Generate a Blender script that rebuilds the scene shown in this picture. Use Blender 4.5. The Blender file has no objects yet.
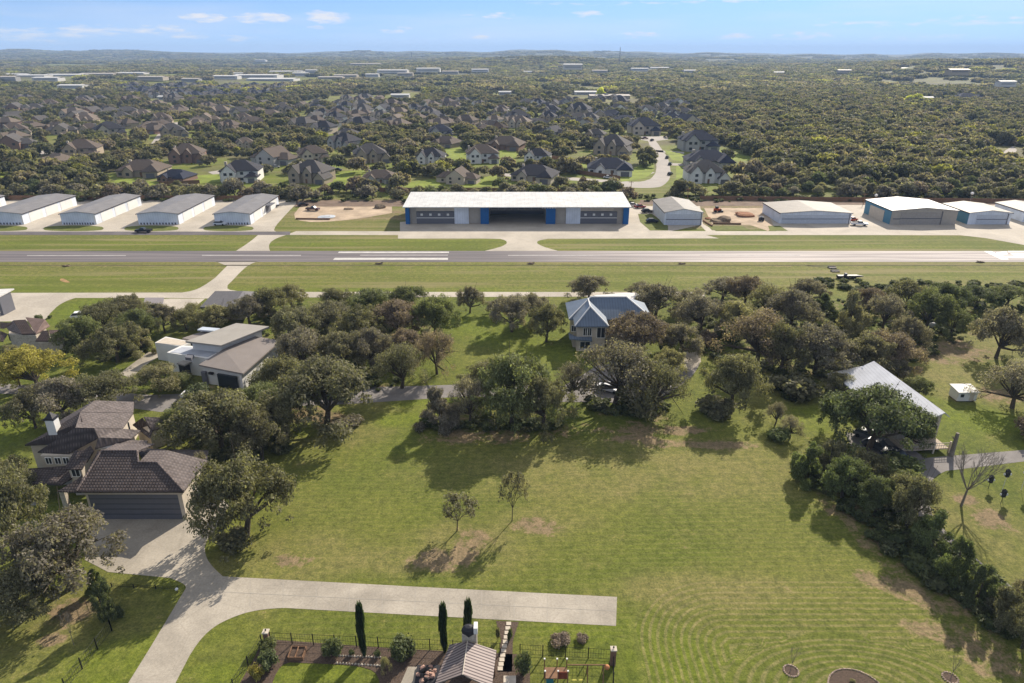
import bpy, bmesh, math, random
import numpy as np
from mathutils import Vector, Matrix
random.seed(7); rng = np.random.default_rng(7)
scene = bpy.context.scene
COL = scene.collection
PI = math.pi
H = 60.0; PITCH = math.radians(23.0); F = 24/36*1024
def g(px, py, h=0.0):
    """ground survey: image measurement of a point known to lie at height h -> world metres"""
    a = (px-512)/F; b = (341.5-py)/F
    dy = math.cos(PITCH)+b*math.sin(PITCH); dz = -math.sin(PITCH)+b*math.cos(PITCH)
    t = (H-h)/(-dz)
    return Vector((a*t, dy*t, h))
def ang_of(py): return PITCH+math.atan((py-341.5)/F)
def top_z(y, py): return H-y*math.tan(ang_of(py))
def mpp(y, h=0.0):
    """metres per pixel for upright things standing at distance y"""
    return (y*math.cos(PITCH)+(H-h)*math.sin(PITCH))/F

# ------------------------------------------------------------------ terrain
def sstep(a, b, x):
    t = np.clip((x-a)/(b-a), 0, 1); return t*t*(3-2*t)
def terrain_z(x, y):
    x = np.asarray(x, float); y = np.asarray(y, float)
    r = np.hypot(x, y)
    ramp = sstep(900, 3200, r)
    az = np.arctan2(x, y)
    n = (np.sin(x/410+1.3)*np.cos(y/520+.4)+.6*np.sin(x/190-y/260)+.5*np.cos(x/130+y/330+2.0))
    z = ramp*(9+7*n)
    z += 26*sstep(1500, 2300, r)*(1-sstep(2600, 3600, r))*sstep(.38, .52, az)
    z += 17*sstep(2300, 3300, r)*(1-.5*sstep(3600, 5200, r))*np.exp(-((az-.02)/.16)**2)
    far = sstep(4500, 8500, r)
    hills = 36+12*np.sin(az*9+1)+7*np.sin(az*23+.5)+5*np.sin(az*51)+3*np.sin(az*97+2)
    hills += 22*np.exp(-((az-.455)/.018)**2)+13*np.exp(-((az-.51)/.016)**2)+12*np.exp(-((az-.58)/.03)**2)
    hills += 16*np.exp(-((az+.17)/.07)**2)+12*np.exp(-((az+.55)/.3)**2)
    hills -= 18*sstep(.1, .5, az)
    return z+far*np.maximum(hills, 0)

# ------------------------------------------------------------------ materials
MATS = {}
def nodes_of(m):
    m.use_nodes = True; nt = m.node_tree
    return nt, nt.nodes['Principled BSDF']
def mat(name, c, rough=.7, var=.12, scale=1.5, metal=0., bump=0., bscale=8., objcol=False, spec=.15, blotch=0.):
    if name in MATS: return MATS[name]
    m = bpy.data.materials.new(name); nt, p = nodes_of(m); N = nt.nodes; L = nt.links
    p.inputs['Roughness'].default_value = rough; p.inputs['Metallic'].default_value = metal
    p.inputs['Specular IOR Level'].default_value = spec
    tc = N.new('ShaderNodeTexCoord')
    nz = N.new('ShaderNodeTexNoise'); nz.inputs['Scale'].default_value = scale; nz.inputs['Detail'].default_value = 5; nz.inputs['Roughness'].default_value = .65
    L.new(tc.outputs['Object'], nz.inputs['Vector'])
    mr = N.new('ShaderNodeMapRange'); mr.inputs['From Min'].default_value = .3; mr.inputs['From Max'].default_value = .7
    mr.inputs['To Min'].default_value = 1-var; mr.inputs['To Max'].default_value = 1+var
    L.new(nz.outputs['Fac'], mr.inputs['Value'])
    mul = N.new('ShaderNodeVectorMath'); mul.operation = 'SCALE'
    if objcol:
        oi = N.new('ShaderNodeObjectInfo'); L.new(oi.outputs['Color'], mul.inputs[0])
    else: mul.inputs[0].default_value = c[:3]
    fac_ = mr.outputs['Result']
    if blotch:
        n3 = N.new('ShaderNodeTexNoise'); n3.inputs['Scale'].default_value = scale*.3; n3.inputs['Detail'].default_value = 6; n3.inputs['Distortion'].default_value = .6; L.new(tc.outputs['Object'], n3.inputs['Vector'])
        m3 = N.new('ShaderNodeMapRange'); m3.inputs['From Min'].default_value = .38; m3.inputs['From Max'].default_value = .62; m3.inputs['To Min'].default_value = 1-blotch; m3.inputs['To Max'].default_value = 1.05; L.new(n3.outputs['Fac'], m3.inputs['Value'])
        n4 = N.new('ShaderNodeTexNoise'); n4.inputs['Scale'].default_value = scale*9; n4.inputs['Detail'].default_value = 3; L.new(tc.outputs['Object'], n4.inputs['Vector'])
        m4 = N.new('ShaderNodeMapRange'); m4.inputs['From Min'].default_value = .3; m4.inputs['From Max'].default_value = .7; m4.inputs['To Min'].default_value = .88; m4.inputs['To Max'].default_value = 1.1; L.new(n4.outputs['Fac'], m4.inputs['Value'])
        vo = N.new('ShaderNodeTexVoronoi'); vo.feature = 'DISTANCE_TO_EDGE'; vo.inputs['Scale'].default_value = .16; L.new(tc.outputs['Object'], vo.inputs['Vector'])
        m5 = N.new('ShaderNodeMapRange'); m5.inputs['From Min'].default_value = .003; m5.inputs['From Max'].default_value = .012; m5.inputs['To Min'].default_value = .90; m5.inputs['To Max'].default_value = 1.; L.new(vo.outputs['Distance'], m5.inputs['Value'])
        for q_ in (m3, m4, m5):
            pm = N.new('ShaderNodeMath'); pm.operation = 'MULTIPLY'; L.new(fac_, pm.inputs[0]); L.new(q_.outputs['Result'], pm.inputs[1]); fac_ = pm.outputs[0]
    L.new(fac_, mul.inputs['Scale']); L.new(mul.outputs['Vector'], p.inputs['Base Color'])
    if bump:
        n2 = N.new('ShaderNodeTexNoise'); n2.inputs['Scale'].default_value = bscale; n2.inputs['Detail'].default_value = 4
        L.new(tc.outputs['Object'], n2.inputs['Vector'])
        b = N.new('ShaderNodeBump'); b.inputs['Strength'].default_value = bump; b.inputs['Distance'].default_value = .1
        L.new(n2.outputs['Fac'], b.inputs['Height']); L.new(b.outputs['Normal'], p.inputs['Normal'])
    MATS[name] = m; return m
def ribbed(name, c, c2, period=.45, axis='X', rough=.5, metal=.0, objcol=False, frac=.18):
    """standing-seam or corrugated sheet: narrow raised seams across one object axis"""
    if name in MATS: return MATS[name]
    m = bpy.data.materials.new(name); nt, p = nodes_of(m); N = nt.nodes; L = nt.links
    p.inputs['Roughness'].default_value = rough; p.inputs['Metallic'].default_value = metal; p.inputs['Specular IOR Level'].default_value = .12
    tc = N.new('ShaderNodeTexCoord'); sp = N.new('ShaderNodeSeparateXYZ'); L.new(tc.outputs['Object'], sp.inputs[0])
    d = N.new('ShaderNodeMath'); d.operation = 'DIVIDE'; L.new(sp.outputs[axis], d.inputs[0]); d.inputs[1].default_value = period
    fr = N.new('ShaderNodeMath'); fr.operation = 'FRACT'; L.new(d.outputs[0], fr.inputs[0])
    lt = N.new('ShaderNodeMath'); lt.operation = 'LESS_THAN'; L.new(fr.outputs[0], lt.inputs[0]); lt.inputs[1].default_value = frac
    nz = N.new('ShaderNodeTexNoise'); nz.inputs['Scale'].default_value = .35; nz.inputs['Detail'].default_value = 6
    L.new(tc.outputs['Object'], nz.inputs['Vector'])
    mr = N.new('ShaderNodeMapRange'); mr.inputs['From Min'].default_value = .3; mr.inputs['From Max'].default_value = .7
    mr.inputs['To Min'].default_value = .86; mr.inputs['To Max'].default_value = 1.1; L.new(nz.outputs['Fac'], mr.inputs['Value'])
    mx = N.new('ShaderNodeMix'); mx.data_type = 'RGBA'; L.new(lt.outputs[0], mx.inputs['Factor'])
    mx.inputs['A'].default_value = (*c, 1); mx.inputs['B'].default_value = (*c2, 1)
    if objcol:
        oi = N.new('ShaderNodeObjectInfo'); L.new(oi.outputs['Color'], mx.inputs['A'])
        s2 = N.new('ShaderNodeVectorMath'); s2.operation = 'SCALE'; s2.inputs['Scale'].default_value = .7; L.new(oi.outputs['Color'], s2.inputs[0]); L.new(s2.outputs[0], mx.inputs['B'])
    mul = N.new('ShaderNodeVectorMath'); mul.operation = 'SCALE'; L.new(mx.outputs['Result'], mul.inputs[0]); L.new(mr.outputs[0], mul.inputs['Scale'])
    L.new(mul.outputs[0], p.inputs['Base Color'])
    b = N.new('ShaderNodeBump'); b.inputs['Strength'].default_value = .5; b.inputs['Distance'].default_value = .04
    L.new(lt.outputs[0], b.inputs['Height']); L.new(b.outputs['Normal'], p.inputs['Normal'])
    MATS[name] = m; return m
def tiles(name, c, c2, w=.42, h=.36):
    if name in MATS: return MATS[name]
    m = bpy.data.materials.new(name); nt, p = nodes_of(m); N = nt.nodes; L = nt.links
    p.inputs['Roughness'].default_value = .75; p.inputs['Specular IOR Level'].default_value = .15
    tc = N.new('ShaderNodeTexCoord'); sp = N.new('ShaderNodeSeparateXYZ'); L.new(tc.outputs['Object'], sp.inputs[0])
    def rib(axis, per, lo, hi):
        d = N.new('ShaderNodeMath'); d.operation = 'MULTIPLY'; L.new(sp.outputs[axis], d.inputs[0]); d.inputs[1].default_value = 2*PI/per
        s = N.new('ShaderNodeMath'); s.operation = 'SINE'; L.new(d.outputs[0], s.inputs[0])
        r = N.new('ShaderNodeMapRange'); r.inputs['From Min'].default_value = -1; r.inputs['To Min'].default_value = lo; r.inputs['To Max'].default_value = hi
        L.new(s.outputs[0], r.inputs['Value']); return r.outputs[0]
    a = rib('X', w*1.0, .0, 1.); b_ = rib('Y', h*1.2, .0, 1.)
    ml = N.new('ShaderNodeMath'); ml.operation = 'MULTIPLY'; L.new(a, ml.inputs[0]); L.new(b_, ml.inputs[1])
    nz = N.new('ShaderNodeTexNoise'); nz.inputs['Scale'].default_value = 1.2; nz.inputs['Detail'].default_value = 5; L.new(tc.outputs['Object'], nz.inputs['Vector'])
    mr = N.new('ShaderNodeMapRange'); mr.inputs['From Min'].default_value = .3; mr.inputs['From Max'].default_value = .7; mr.inputs['To Min'].default_value = .75; mr.inputs['To Max'].default_value = 1.2; L.new(nz.outputs['Fac'], mr.inputs['Value'])
    mx = N.new('ShaderNodeMix'); mx.data_type = 'RGBA'; L.new(ml.outputs[0], mx.inputs['Factor']); mx.inputs['A'].default_value = (*c2, 1); mx.inputs['B'].default_value = (*c, 1)
    mul = N.new('ShaderNodeVectorMath'); mul.operation = 'SCALE'; L.new(mx.outputs['Result'], mul.inputs[0]); L.new(mr.outputs[0], mul.inputs['Scale'])
    L.new(mul.outputs[0], p.inputs['Base Color'])
    b = N.new('ShaderNodeBump'); b.inputs['Strength'].default_value = .6; b.inputs['Distance'].default_value = .08
    L.new(ml.outputs[0], b.inputs['Height']); L.new(b.outputs['Normal'], p.inputs['Normal'])
    MATS[name] = m; return m

M_concrete = mat('pale_concrete', (.36, .322, .265), .85, .12, .45, bump=.2, blotch=.17)
M_concrete2 = mat('airport_concrete', (.43, .385, .32), .85, .08, .25, blotch=.14)
M_asphalt = mat('asphalt_dark', (.135, .122, .125), .9, .12, .3, blotch=.2)
M_white = mat('white_paint', (.66, .65, .62), .6, .06, .6)
M_whitewall = ribbed('white_metal_wall', (.66, .70, .76), (.58, .62, .68), .9, 'X', .5)
M_cream = mat('cream_stucco', (.50, .44, .36), .85, .12, 1.2)
M_tan = mat('tan_panel', (.38, .34, .29), .7, .08, .8)
M_stone = mat('limestone', (.42, .37, .30), .9, .3, 3.0, bump=.4)
M_brick = mat('brown_brick', (.20, .12, .09), .9, .3, 4.0, bump=.4)
M_glass = mat('dark_glass', (.02, .025, .03), .3, .0, 1, spec=.35)
M_dark = mat('dark_metal', (.03, .03, .035), .5, .1, 2)
M_blue = mat('blue_cladding', (.012, .105, .30), .45, .06, 1)
M_teal = mat('teal_cladding', (.07, .20, .29), .5, .06, 1)
M_greydoor = mat('grey_door', (.135, .135, .15), .6, .05, 1)
M_trunk = mat('bark', (.085, .068, .052), .95, .3, 4, bump=.5)
M_bare = mat('pale_bark', (.20, .175, .145), .95, .2, 4)
M_wood = mat('weathered_wood', (.19, .11, .065), .85, .25, 3)
M_mulch = mat('mulch', (.10, .072, .055), .98, .45, 6, bump=.8, bscale=20)
M_gravel = mat('gravel', (.24, .22, .20), .95, .35, 5, bump=.6, bscale=20)
M_dirt = mat('bare_dirt', (.33, .245, .165), .95, .3, .6, bump=.5)
M_soil = mat('soil_mound', (.17, .13, .09), .97, .35, 1.5, bump=.8)
M_red = mat('red_soil', (.30, .15, .085), .97, .3, 1.5, bump=.8)
M_rubber = mat('rubber', (.015, .015, .016), .8, .05, 4)
M_paint = mat('car_paint', (1, 1, 1), .45, .02, 1, objcol=True, spec=.25)
M_plain = mat('painted_surface', (1, 1, 1), .65, .1, 1.5, objcol=True)
M_shingle = mat('shingle_roof', (1, 1, 1), .9, .22, 2.2, objcol=True, bump=.5, bscale=6)
M_iron = mat('black_iron', (.012, .012, .012), .5, 0, 1)

# ------------------------------------------------------------------ mesh helpers
class MB:
    def __init__(s): s.v = []; s.f = []; s.m = []; s.mi = 0
    def add(s, vs, fs):
        o = len(s.v); s.v += [tuple(v) for v in vs]; s.f += [tuple(i+o for i in f) for f in fs]; s.m += [s.mi]*len(fs); return s
    def box(s, x0, x1, y0, y1, z0, z1, M=None):
        vs = [Vector((x, y, z)) for z in (z0, z1) for x, y in ((x0, y0), (x1, y0), (x1, y1), (x0, y1))]
        if M: vs = [M@v for v in vs]
        return s.add(vs, [(3, 2, 1, 0), (4, 5, 6, 7), (0, 1, 5, 4), (1, 2, 6, 5), (2, 3, 7, 6), (3, 0, 4, 7)])
    def prism(s, pts, z0, z1):
        """closed column over polygon pts; z1 may be a list of top heights"""
        a = sum(pts[i][0]*pts[(i+1) % len(pts)][1]-pts[(i+1) % len(pts)][0]*pts[i][1] for i in range(len(pts)))
        n = len(pts); zt = z1 if isinstance(z1, (list, tuple)) else [z1]*n; zb = z0 if isinstance(z0, (list, tuple)) else [z0]*n
        q = [(p[0], p[1], a_, b_) for p, a_, b_ in zip(pts, zb, zt)]
        if a < 0: q.reverse()
        return s.add([(x, y, b) for x, y, b, t in q]+[(x, y, t) for x, y, b, t in q],
                     [tuple(range(n-1, -1, -1)), tuple(range(n, 2*n))]+[(i, (i+1) % n, n+(i+1) % n, n+i) for i in range(n)])
    def slab(s, pts3, th=.2):
        """sheet with thickness hanging below the given 3d outline"""
        return s.prism([(p[0], p[1]) for p in pts3], [p[2]-th for p in pts3], [p[2] for p in pts3])
    def bar(s, a, b, r, n=5, r2=None):
        a = Vector(a); b = Vector(b); d = (b-a)
        if d.length < 1e-6: return s
        q = d.to_track_quat('Z', 'Y'); r2 = r if r2 is None else r2
        vs = [a+q@Vector((r*math.cos(2*PI*i/n), r*math.sin(2*PI*i/n), 0)) for i in range(n)]+[b+q@Vector((r2*math.cos(2*PI*i/n), r2*math.sin(2*PI*i/n), 0)) for i in range(n)]
        return s.add(vs, [(i, (i+1) % n, n+(i+1) % n, n+i) for i in range(n)]+[tuple(range(n-1, -1, -1)), tuple(range(n, 2*n))])
    def blob(s, c, r, seed=0, n=10, rough=.25):
        rs = np.random.default_rng(seed); ph = rs.uniform(0, 6, 6); vs = []; k = n//2
        for i in range(k+1):
            th = PI*i/k
            for j in range(n):
                p = 2*PI*j/n; d = Vector((math.sin(th)*math.cos(p), math.sin(th)*math.sin(p), math.cos(th)))
                q = 1+rough*(math.sin(3*d.x+ph[0]+4*d.z)+math.sin(4*d.y+ph[1])+math.sin(5*d.z+ph[2]+2*d.x))/2
                vs.append((c[0]+r[0]*d.x*q, c[1]+r[1]*d.y*q, c[2]+r[2]*d.z*q))
        return s.add(vs, [(i*n+j, (i+1)*n+j, (i+1)*n+(j+1) % n, i*n+(j+1) % n) for i in range(k) for j in range(n)])
    def mesh(s, name, mats, smooth=False):
        me = bpy.data.meshes.new(name); me.from_pydata(s.v, [], s.f)
        for m in (mats if isinstance(mats, (list, tuple)) else [mats]): me.materials.append(m)
        me.polygons.foreach_set('material_index', s.m)
        if smooth: me.polygons.foreach_set('use_smooth', [True]*len(s.f))
        me.update(); return me
    def build(s, name, mats, parent=None, color=None, label=None, smooth=False):
        return place(name, s.mesh(name, mats, smooth), parent, color, label)
def place(name, me, parent=None, color=None, label=None):
    o = bpy.data.objects.new(name, me); COL.objects.link(o)
    if parent is not None: o.parent = parent
    if color: o.color = (*color, 1)
    if label: o['label'] = label
    return o
def thing(name, label, cat, loc=(0, 0, 0), rz=0, group=None):
    o = bpy.data.objects.new(name, None); COL.objects.link(o); o.empty_display_size = .5
    o.location = loc; o.rotation_euler = (0, 0, rz); o['label'] = label; o['category'] = cat
    if group: o['group'] = group
    return o
def tag(o, label, cat, group=None):
    o['label'] = label; o['category'] = cat
    if group: o['group'] = group
    return o
KIDS = {}
def dup(root, loc, rz=0, label=None, group=None, scale=None, colors=None):
    if root not in KIDS:
        KIDS[root] = [(c, list(c.children)) for c in root.children]
    r = root.copy(); COL.objects.link(r); r.location = loc; r.rotation_euler = (0, 0, rz)
    if scale is not None: r.scale = scale
    if label: r['label'] = label
    if group: r['group'] = group
    elif 'group' in r: del r['group']
    for c, gs in KIDS[root]:
        d = c.copy(); COL.objects.link(d); d.parent = r
        if colors:
            k = c.name.split('.')[0]
            if k in colors: d.color = (*colors[k], 1)
        for q in gs:
            e = q.copy(); COL.objects.link(e); e.parent = d
    return r
def structure(name, mb_or_me, m=None):
    me = mb_or_me.mesh(name, m) if isinstance(mb_or_me, MB) else mb_or_me
    o = bpy.data.objects.new(name, me); COL.objects.link(o); o['kind'] = 'structure'; return o
def smooth_poly(pts, it=2):
    """round the corners flagged with a third value (Chaikin)"""
    pts = [tuple(p) for p in pts]
    for _ in range(it):
        out = []
        n = len(pts)
        for i in range(n):
            a, b, c = pts[i-1], pts[i], pts[(i+1) % n]
            if len(b) > 2 and b[2]:
                out.append((b[0]*.7+a[0]*.3, b[1]*.7+a[1]*.3, 1)); out.append((b[0]*.7+c[0]*.3, b[1]*.7+c[1]*.3, 1))
            else: out.append(b)
        pts = out
    return [(p[0], p[1]) for p in pts]
def sheet(name, polys, m, z, pix=True, it=2):
    """flat paving laid on the ground; triangulated so concave outlines work"""
    bm = bmesh.new()
    for pts in polys:
        pts = smooth_poly(pts, it)
        w = [g(*p) if pix else Vector((p[0], p[1], 0)) for p in pts]
        f = bm.faces.new([bm.verts.new((v.x, v.y, z)) for v in w])
        f.normal_update()
        if f.normal.z < 0: f.normal_flip()
    bmesh.ops.triangulate(bm, faces=bm.faces[:])
    me = bpy.data.meshes.new(name); bm.to_mesh(me); bm.free(); me.materials.append(m)
    return structure(name, me)
# ------------------------------------------------------------------ camera, light, sky
cam = bpy.data.cameras.new('camera'); co = bpy.data.objects.new('camera', cam); COL.objects.link(co)
co.location = (0, 0, H); co.rotation_euler = (PI/2-PITCH, 0, 0); cam.lens = 24; cam.sensor_width = 36
cam.clip_start = .5; cam.clip_end = 60000; scene.camera = co
SUN_EL = math.radians(31); SUN_AZ = math.radians(30.5)      # azimuth clockwise from +Y
sd = Vector((math.sin(SUN_AZ)*math.cos(SUN_EL), math.cos(SUN_AZ)*math.cos(SUN_EL), math.sin(SUN_EL)))
sl = bpy.data.lights.new('sun', 'SUN'); so = bpy.data.objects.new('sun', sl); COL.objects.link(so)
sl.energy = 5.0; sl.angle = math.radians(.5); sl.color = (1, .90, .76); so.rotation_euler = sd.to_track_quat('Z', 'Y').to_euler(); so.location = (0, 0, 200)
w = bpy.data.worlds.new('World'); scene.world = w; w.use_nodes = True; nt = w.node_tree; N = nt.nodes; L = nt.links
bg = N['Background']; sky = N.new('ShaderNodeTexSky'); sky.sky_type = 'NISHITA'; sky.sun_disc = False
sky.sun_elevation = SUN_EL; sky.sun_rotation = SUN_AZ; sky.altitude = 300; sky.air_density = 1.0; sky.dust_density = .15; sky.ozone_density = 2.5
bg.inputs['Strength'].default_value = .080
tc = N.new('ShaderNodeTexCoord'); sp = N.new('ShaderNodeSeparateXYZ'); L.new(tc.outputs['Generated'], sp.inputs[0])
def wm(op, a, b=None):
    n = N.new('ShaderNodeMath'); n.operation = op
    for i, q in enumerate((a, b)):
        if q is None: continue
        if isinstance(q, (int, float)): n.inputs[i].default_value = q
        else: L.new(q, n.inputs[i])
    return n.outputs[0]
az = wm('ARCTAN2', sp.outputs['X'], sp.outputs['Y']); el = sp.outputs['Z']
cb = N.new('ShaderNodeCombineXYZ'); L.new(wm('MULTIPLY', az, 15), cb.inputs[0]); L.new(wm('MULTIPLY', el, 75), cb.inputs[1])
n1 = N.new('ShaderNodeTexNoise'); n1.inputs['Scale'].default_value = 2.6; n1.inputs['Detail'].default_value = 7; n1.inputs['Roughness'].default_value = .55; L.new(cb.outputs[0], n1.inputs['Vector'])
cb3 = N.new('ShaderNodeCombineXYZ'); L.new(wm('MULTIPLY', az, 2.5), cb3.inputs[0]); L.new(wm('MULTIPLY', el, 22), cb3.inputs[1]); cb3.inputs[2].default_value = 4.4
n3 = N.new('ShaderNodeTexNoise'); n3.inputs['Scale'].default_value = 1.3; n3.inputs['Detail'].default_value = 5; L.new(cb3.outputs[0], n3.inputs['Vector'])
thin = N.new('ShaderNodeMapRange'); thin.inputs['From Min'].default_value = .46; thin.inputs['From Max'].default_value = .8; thin.inputs['To Max'].default_value = .8; L.new(n3.outputs['Fac'], thin.inputs['Value'])
# individual small cumulus: (azimuth, elevation, half-width, half-height, density)
CL = [(325,17,22,5.5,1.),(262,18,26,4.5,.95),(203,17,20,4.5,.9),(500,16,16,3,.8),(468,17,10,2.5,.5),(588,14,15,3,.85),(318,27,11,2.4,.6),
      (160,29,20,4,.75),(190,36,16,3.4,.7),(235,38,18,3,.6),(480,37,14,2.6,.75),(398,30,18,3,.7),(640,35,22,3.4,.75),(735,37,16,3.2,.7),(825,23,11,3.6,.7),(800,36,28,3.4,.6),
      (100,31,60,5,.6),(30,36,60,6,.6),(900,24,60,3,.45),(990,20,50,4,.5),(620,3,90,2,.4),(740,1,60,2,.4),(930,38,50,3,.45)]
acc = None
for cx, cy, rw, rh, dn in CL:
    a0 = math.atan((cx-512)/F/ math.cos(PITCH)*1.0) if False else math.atan2((cx-512)/F, math.cos(PITCH)+(341.5-cy)/F*math.sin(PITCH))
    vy = (341.5-cy)/F; dz = -math.sin(PITCH)+vy*math.cos(PITCH); e0 = dz/math.sqrt(1+vy*vy+((cx-512)/F)**2)
    da = wm('MULTIPLY', wm('SUBTRACT', az, a0), F/rw*.93); de = wm('MULTIPLY', wm('SUBTRACT', el, e0), F/rh*.93)
    d2 = wm('ADD', wm('MULTIPLY', da, da), wm('MULTIPLY', de, de))
    m_ = wm('MULTIPLY', wm('MAXIMUM', wm('SUBTRACT', 1.25, d2), 0.), dn)
    acc = m_ if acc is None else wm('MAXIMUM', acc, m_)
cld = wm('SUBTRACT', wm('ADD', wm('MULTIPLY', acc, .95), wm('MULTIPLY', wm('SUBTRACT', n1.outputs['Fac'], .5), 3.6)), .30)
cld = wm('MINIMUM', wm('MAXIMUM', wm('MULTIPLY', cld, 1.0), 0.), .92); cld = wm('MULTIPLY', cld, wm('MINIMUM', wm('MULTIPLY', acc, 2.2), 1.))
up = N.new('ShaderNodeMapRange'); up.inputs['From Min'].default_value = 0; up.inputs['From Max'].default_value = .02; L.new(el, up.inputs['Value'])
lowf = wm('MULTIPLY', wm('MAXIMUM', wm('SUBTRACT', 1., wm('MULTIPLY', wm('MAXIMUM', el, 0.), 10.)), 0.), .72)
low_ = lowf
fac = wm('MAXIMUM', wm('MULTIPLY', wm('MAXIMUM', cld, wm('MULTIPLY', thin.outputs[0], .5)), up.outputs[0]), 0.)
mx = N.new('ShaderNodeMix'); mx.data_type = 'RGBA'; L.new(fac, mx.inputs['Factor'])
cbv = N.new('ShaderNodeCombineXYZ'); L.new(sp.outputs['X'], cbv.inputs[0]); L.new(sp.outputs['Y'], cbv.inputs[1]); L.new(wm('ADD', wm('MULTIPLY', wm('MAXIMUM', sp.outputs['Z'], 0.), .9), .16), cbv.inputs[2])
nrmv = N.new('ShaderNodeVectorMath'); nrmv.operation = 'NORMALIZE'; L.new(cbv.outputs[0], nrmv.inputs[0]); L.new(nrmv.outputs[0], sky.inputs['Vector'])
skyc = N.new('ShaderNodeMix'); skyc.data_type = 'RGBA'; skyc.blend_type = 'MULTIPLY'; skyc.inputs['Factor'].default_value = 1; L.new(sky.outputs[0], skyc.inputs['A']); skyc.inputs['B'].default_value = (.72, .92, 1.16, 1)
hzm = N.new('ShaderNodeMix'); hzm.data_type = 'RGBA'; L.new(low_, hzm.inputs['Factor']); L.new(skyc.outputs['Result'], hzm.inputs['A']); hzm.inputs['B'].default_value = (4.6, 6.2, 8.4, 1)
L.new(hzm.outputs['Result'], mx.inputs['A']); mx.inputs['B'].default_value = (6.9, 6.9, 7.2, 1)
fill_veil = N.new('ShaderNodeMapRange'); fill_veil.interpolation_type = 'SMOOTHSTEP'; fill_veil.inputs['From Min'].default_value = .14; fill_veil.inputs['From Max'].default_value = .5; fill_veil.inputs['To Max'].default_value = .62; L.new(el, fill_veil.inputs['Value'])
mv = N.new('ShaderNodeMix'); mv.data_type = 'RGBA'; L.new(fill_veil.outputs[0], mv.inputs['Factor']); L.new(mx.outputs['Result'], mv.inputs['A']); mv.inputs['B'].default_value = (6.6, 6.5, 6.4, 1)   # white veil overhead, out of view, added as fill light
L.new(mv.outputs['Result'], bg.inputs['Color'])
vs = scene.view_settings; vs.view_transform = 'Standard'; vs.look = 'None'; vs.gamma = 1; vs.exposure = .70; vs.use_curve_mapping = False
scene.render.engine = 'CYCLES'
try: scene.cycles.volume_bounces = 0; scene.cycles.max_bounces = 4; scene.cycles.diffuse_bounces = 3; scene.cycles.transparent_max_bounces = 4
except Exception: pass

# ------------------------------------------------------------------ ground sheet with painted kinds of turf
xs = np.concatenate([-np.geomspace(14000, 320, 60), np.arange(-300, -150, 3), np.arange(-150, 150, 1.), np.arange(150, 303, 3), np.geomspace(320, 14000, 60)])
ys = np.concatenate([[-400, -200, -60, 0, 20], np.arange(34, 170, 1.), np.arange(170, 620, 2.5), np.geomspace(625, 13000, 150)])
X, Y = np.meshgrid(xs, ys); nx, ny = len(xs), len(ys)
Z = terrain_z(X, Y)
me = bpy.data.meshes.new('ground'); nv = nx*ny; me.vertices.add(nv)
me.vertices.foreach_set('co', np.stack([X, Y, Z], -1).astype('f').ravel())
ii, jj = np.meshgrid(np.arange(nx-1), np.arange(ny-1)); a = (jj*nx+ii).ravel()
q = np.stack([a, a+1, a+1+nx, a+nx], -1).astype('i')
me.loops.add(q.size); me.loops.foreach_set('vertex_index', q.ravel()); me.polygons.add(len(q)); me.polygons.foreach_set('loop_start', np.arange(0, q.size, 4, dtype='i')); me.polygons.foreach_set('loop_total', np.full(len(q), 4, 'i'))
me.update(calc_edges=True); me.validate()
Z4 = np.zeros((ny, nx, 4)); Z4[..., 3] = 0
# coordinates of every ground vertex as surveyed (for painting turf patches)
dep = Y*math.cos(PITCH)+H*math.sin(PITCH); dep = np.maximum(dep, 5)
PX = 512+F*X/dep; PY = 341.5-F*((Y*math.sin(PITCH)-H*math.cos(PITCH))/dep)
def ell(cx, cy, rx, ry, rot=0, soft=.5):
    c = g(cx, cy); sx = rx*mpp(c.y); top = g(cx, cy-ry).y-g(cx, cy+ry).y; sy = top/2
    dx = X-c.x; dy = Y-c.y; r = math.radians(rot); u = (dx*math.cos(r)+dy*math.sin(r))/sx; v = (-dx*math.sin(r)+dy*math.cos(r))/sy
    return 1-sstep(1-soft, 1+soft, np.hypot(u, v))
def paint(ch, val, m): Z4[..., ch] = np.maximum(Z4[..., ch], m*val)
def inpoly(pts):
    r = np.zeros(PX.shape, bool); n = len(pts)
    for i in range(n):
        x0, y0 = pts[i]; x1, y1 = pts[(i+1) % n]
        if y0 == y1: continue
        c = ((y0 > PY) != (y1 > PY)) & (PX < (x1-x0)*(PY-y0)/(y1-y0)+x0); r ^= c
    return r.astype(float)
# dry (0)
for e in [(300,560,70,30),(540,520,50,14),(640,445,60,8),(400,560,60,15),(470,545,60,25),(240,570,50,18),(640,470,200,30),(60,620,90,50),(330,430,60,16),(370,400,40,16),(980,530,60,50),(960,380,60,25),
          (870,450,40,50),(620,260,700,3.5),(600,270,700,4),(850,280,250,8),(400,218,150,9),(880,395,20,30),(700,590,90,20),(1000,340,60,20)]: paint(0, .75, ell(*e))
for e in [(200,410,40,30),(780,400,50,25)]: paint(0, .5, ell(*e))
# lush (1)
for e in [(430,400,40,12),(405,420,30,8,0),(500,328,35,16),(470,325,25,12),(560,345,50,14),(680,660,60,25),(590,630,60,12),(160,380,22,7),(200,393,12,4),(985,420,40,16),(940,410,30,14),(20,410,25,20),(20,430,35,14),(110,665,70,25,20),
          (220,675,40,12),(300,670,60,12),(90,310,35,14),(820,420,40,18),(290,430,30,8),(390,300,20,8),(470,240,130,2.),(720,247,260,2.5),(200,244,300,2.2),(150,290,200,3),(500,290,300,3)]: paint(1, .8, ell(*e))
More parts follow.
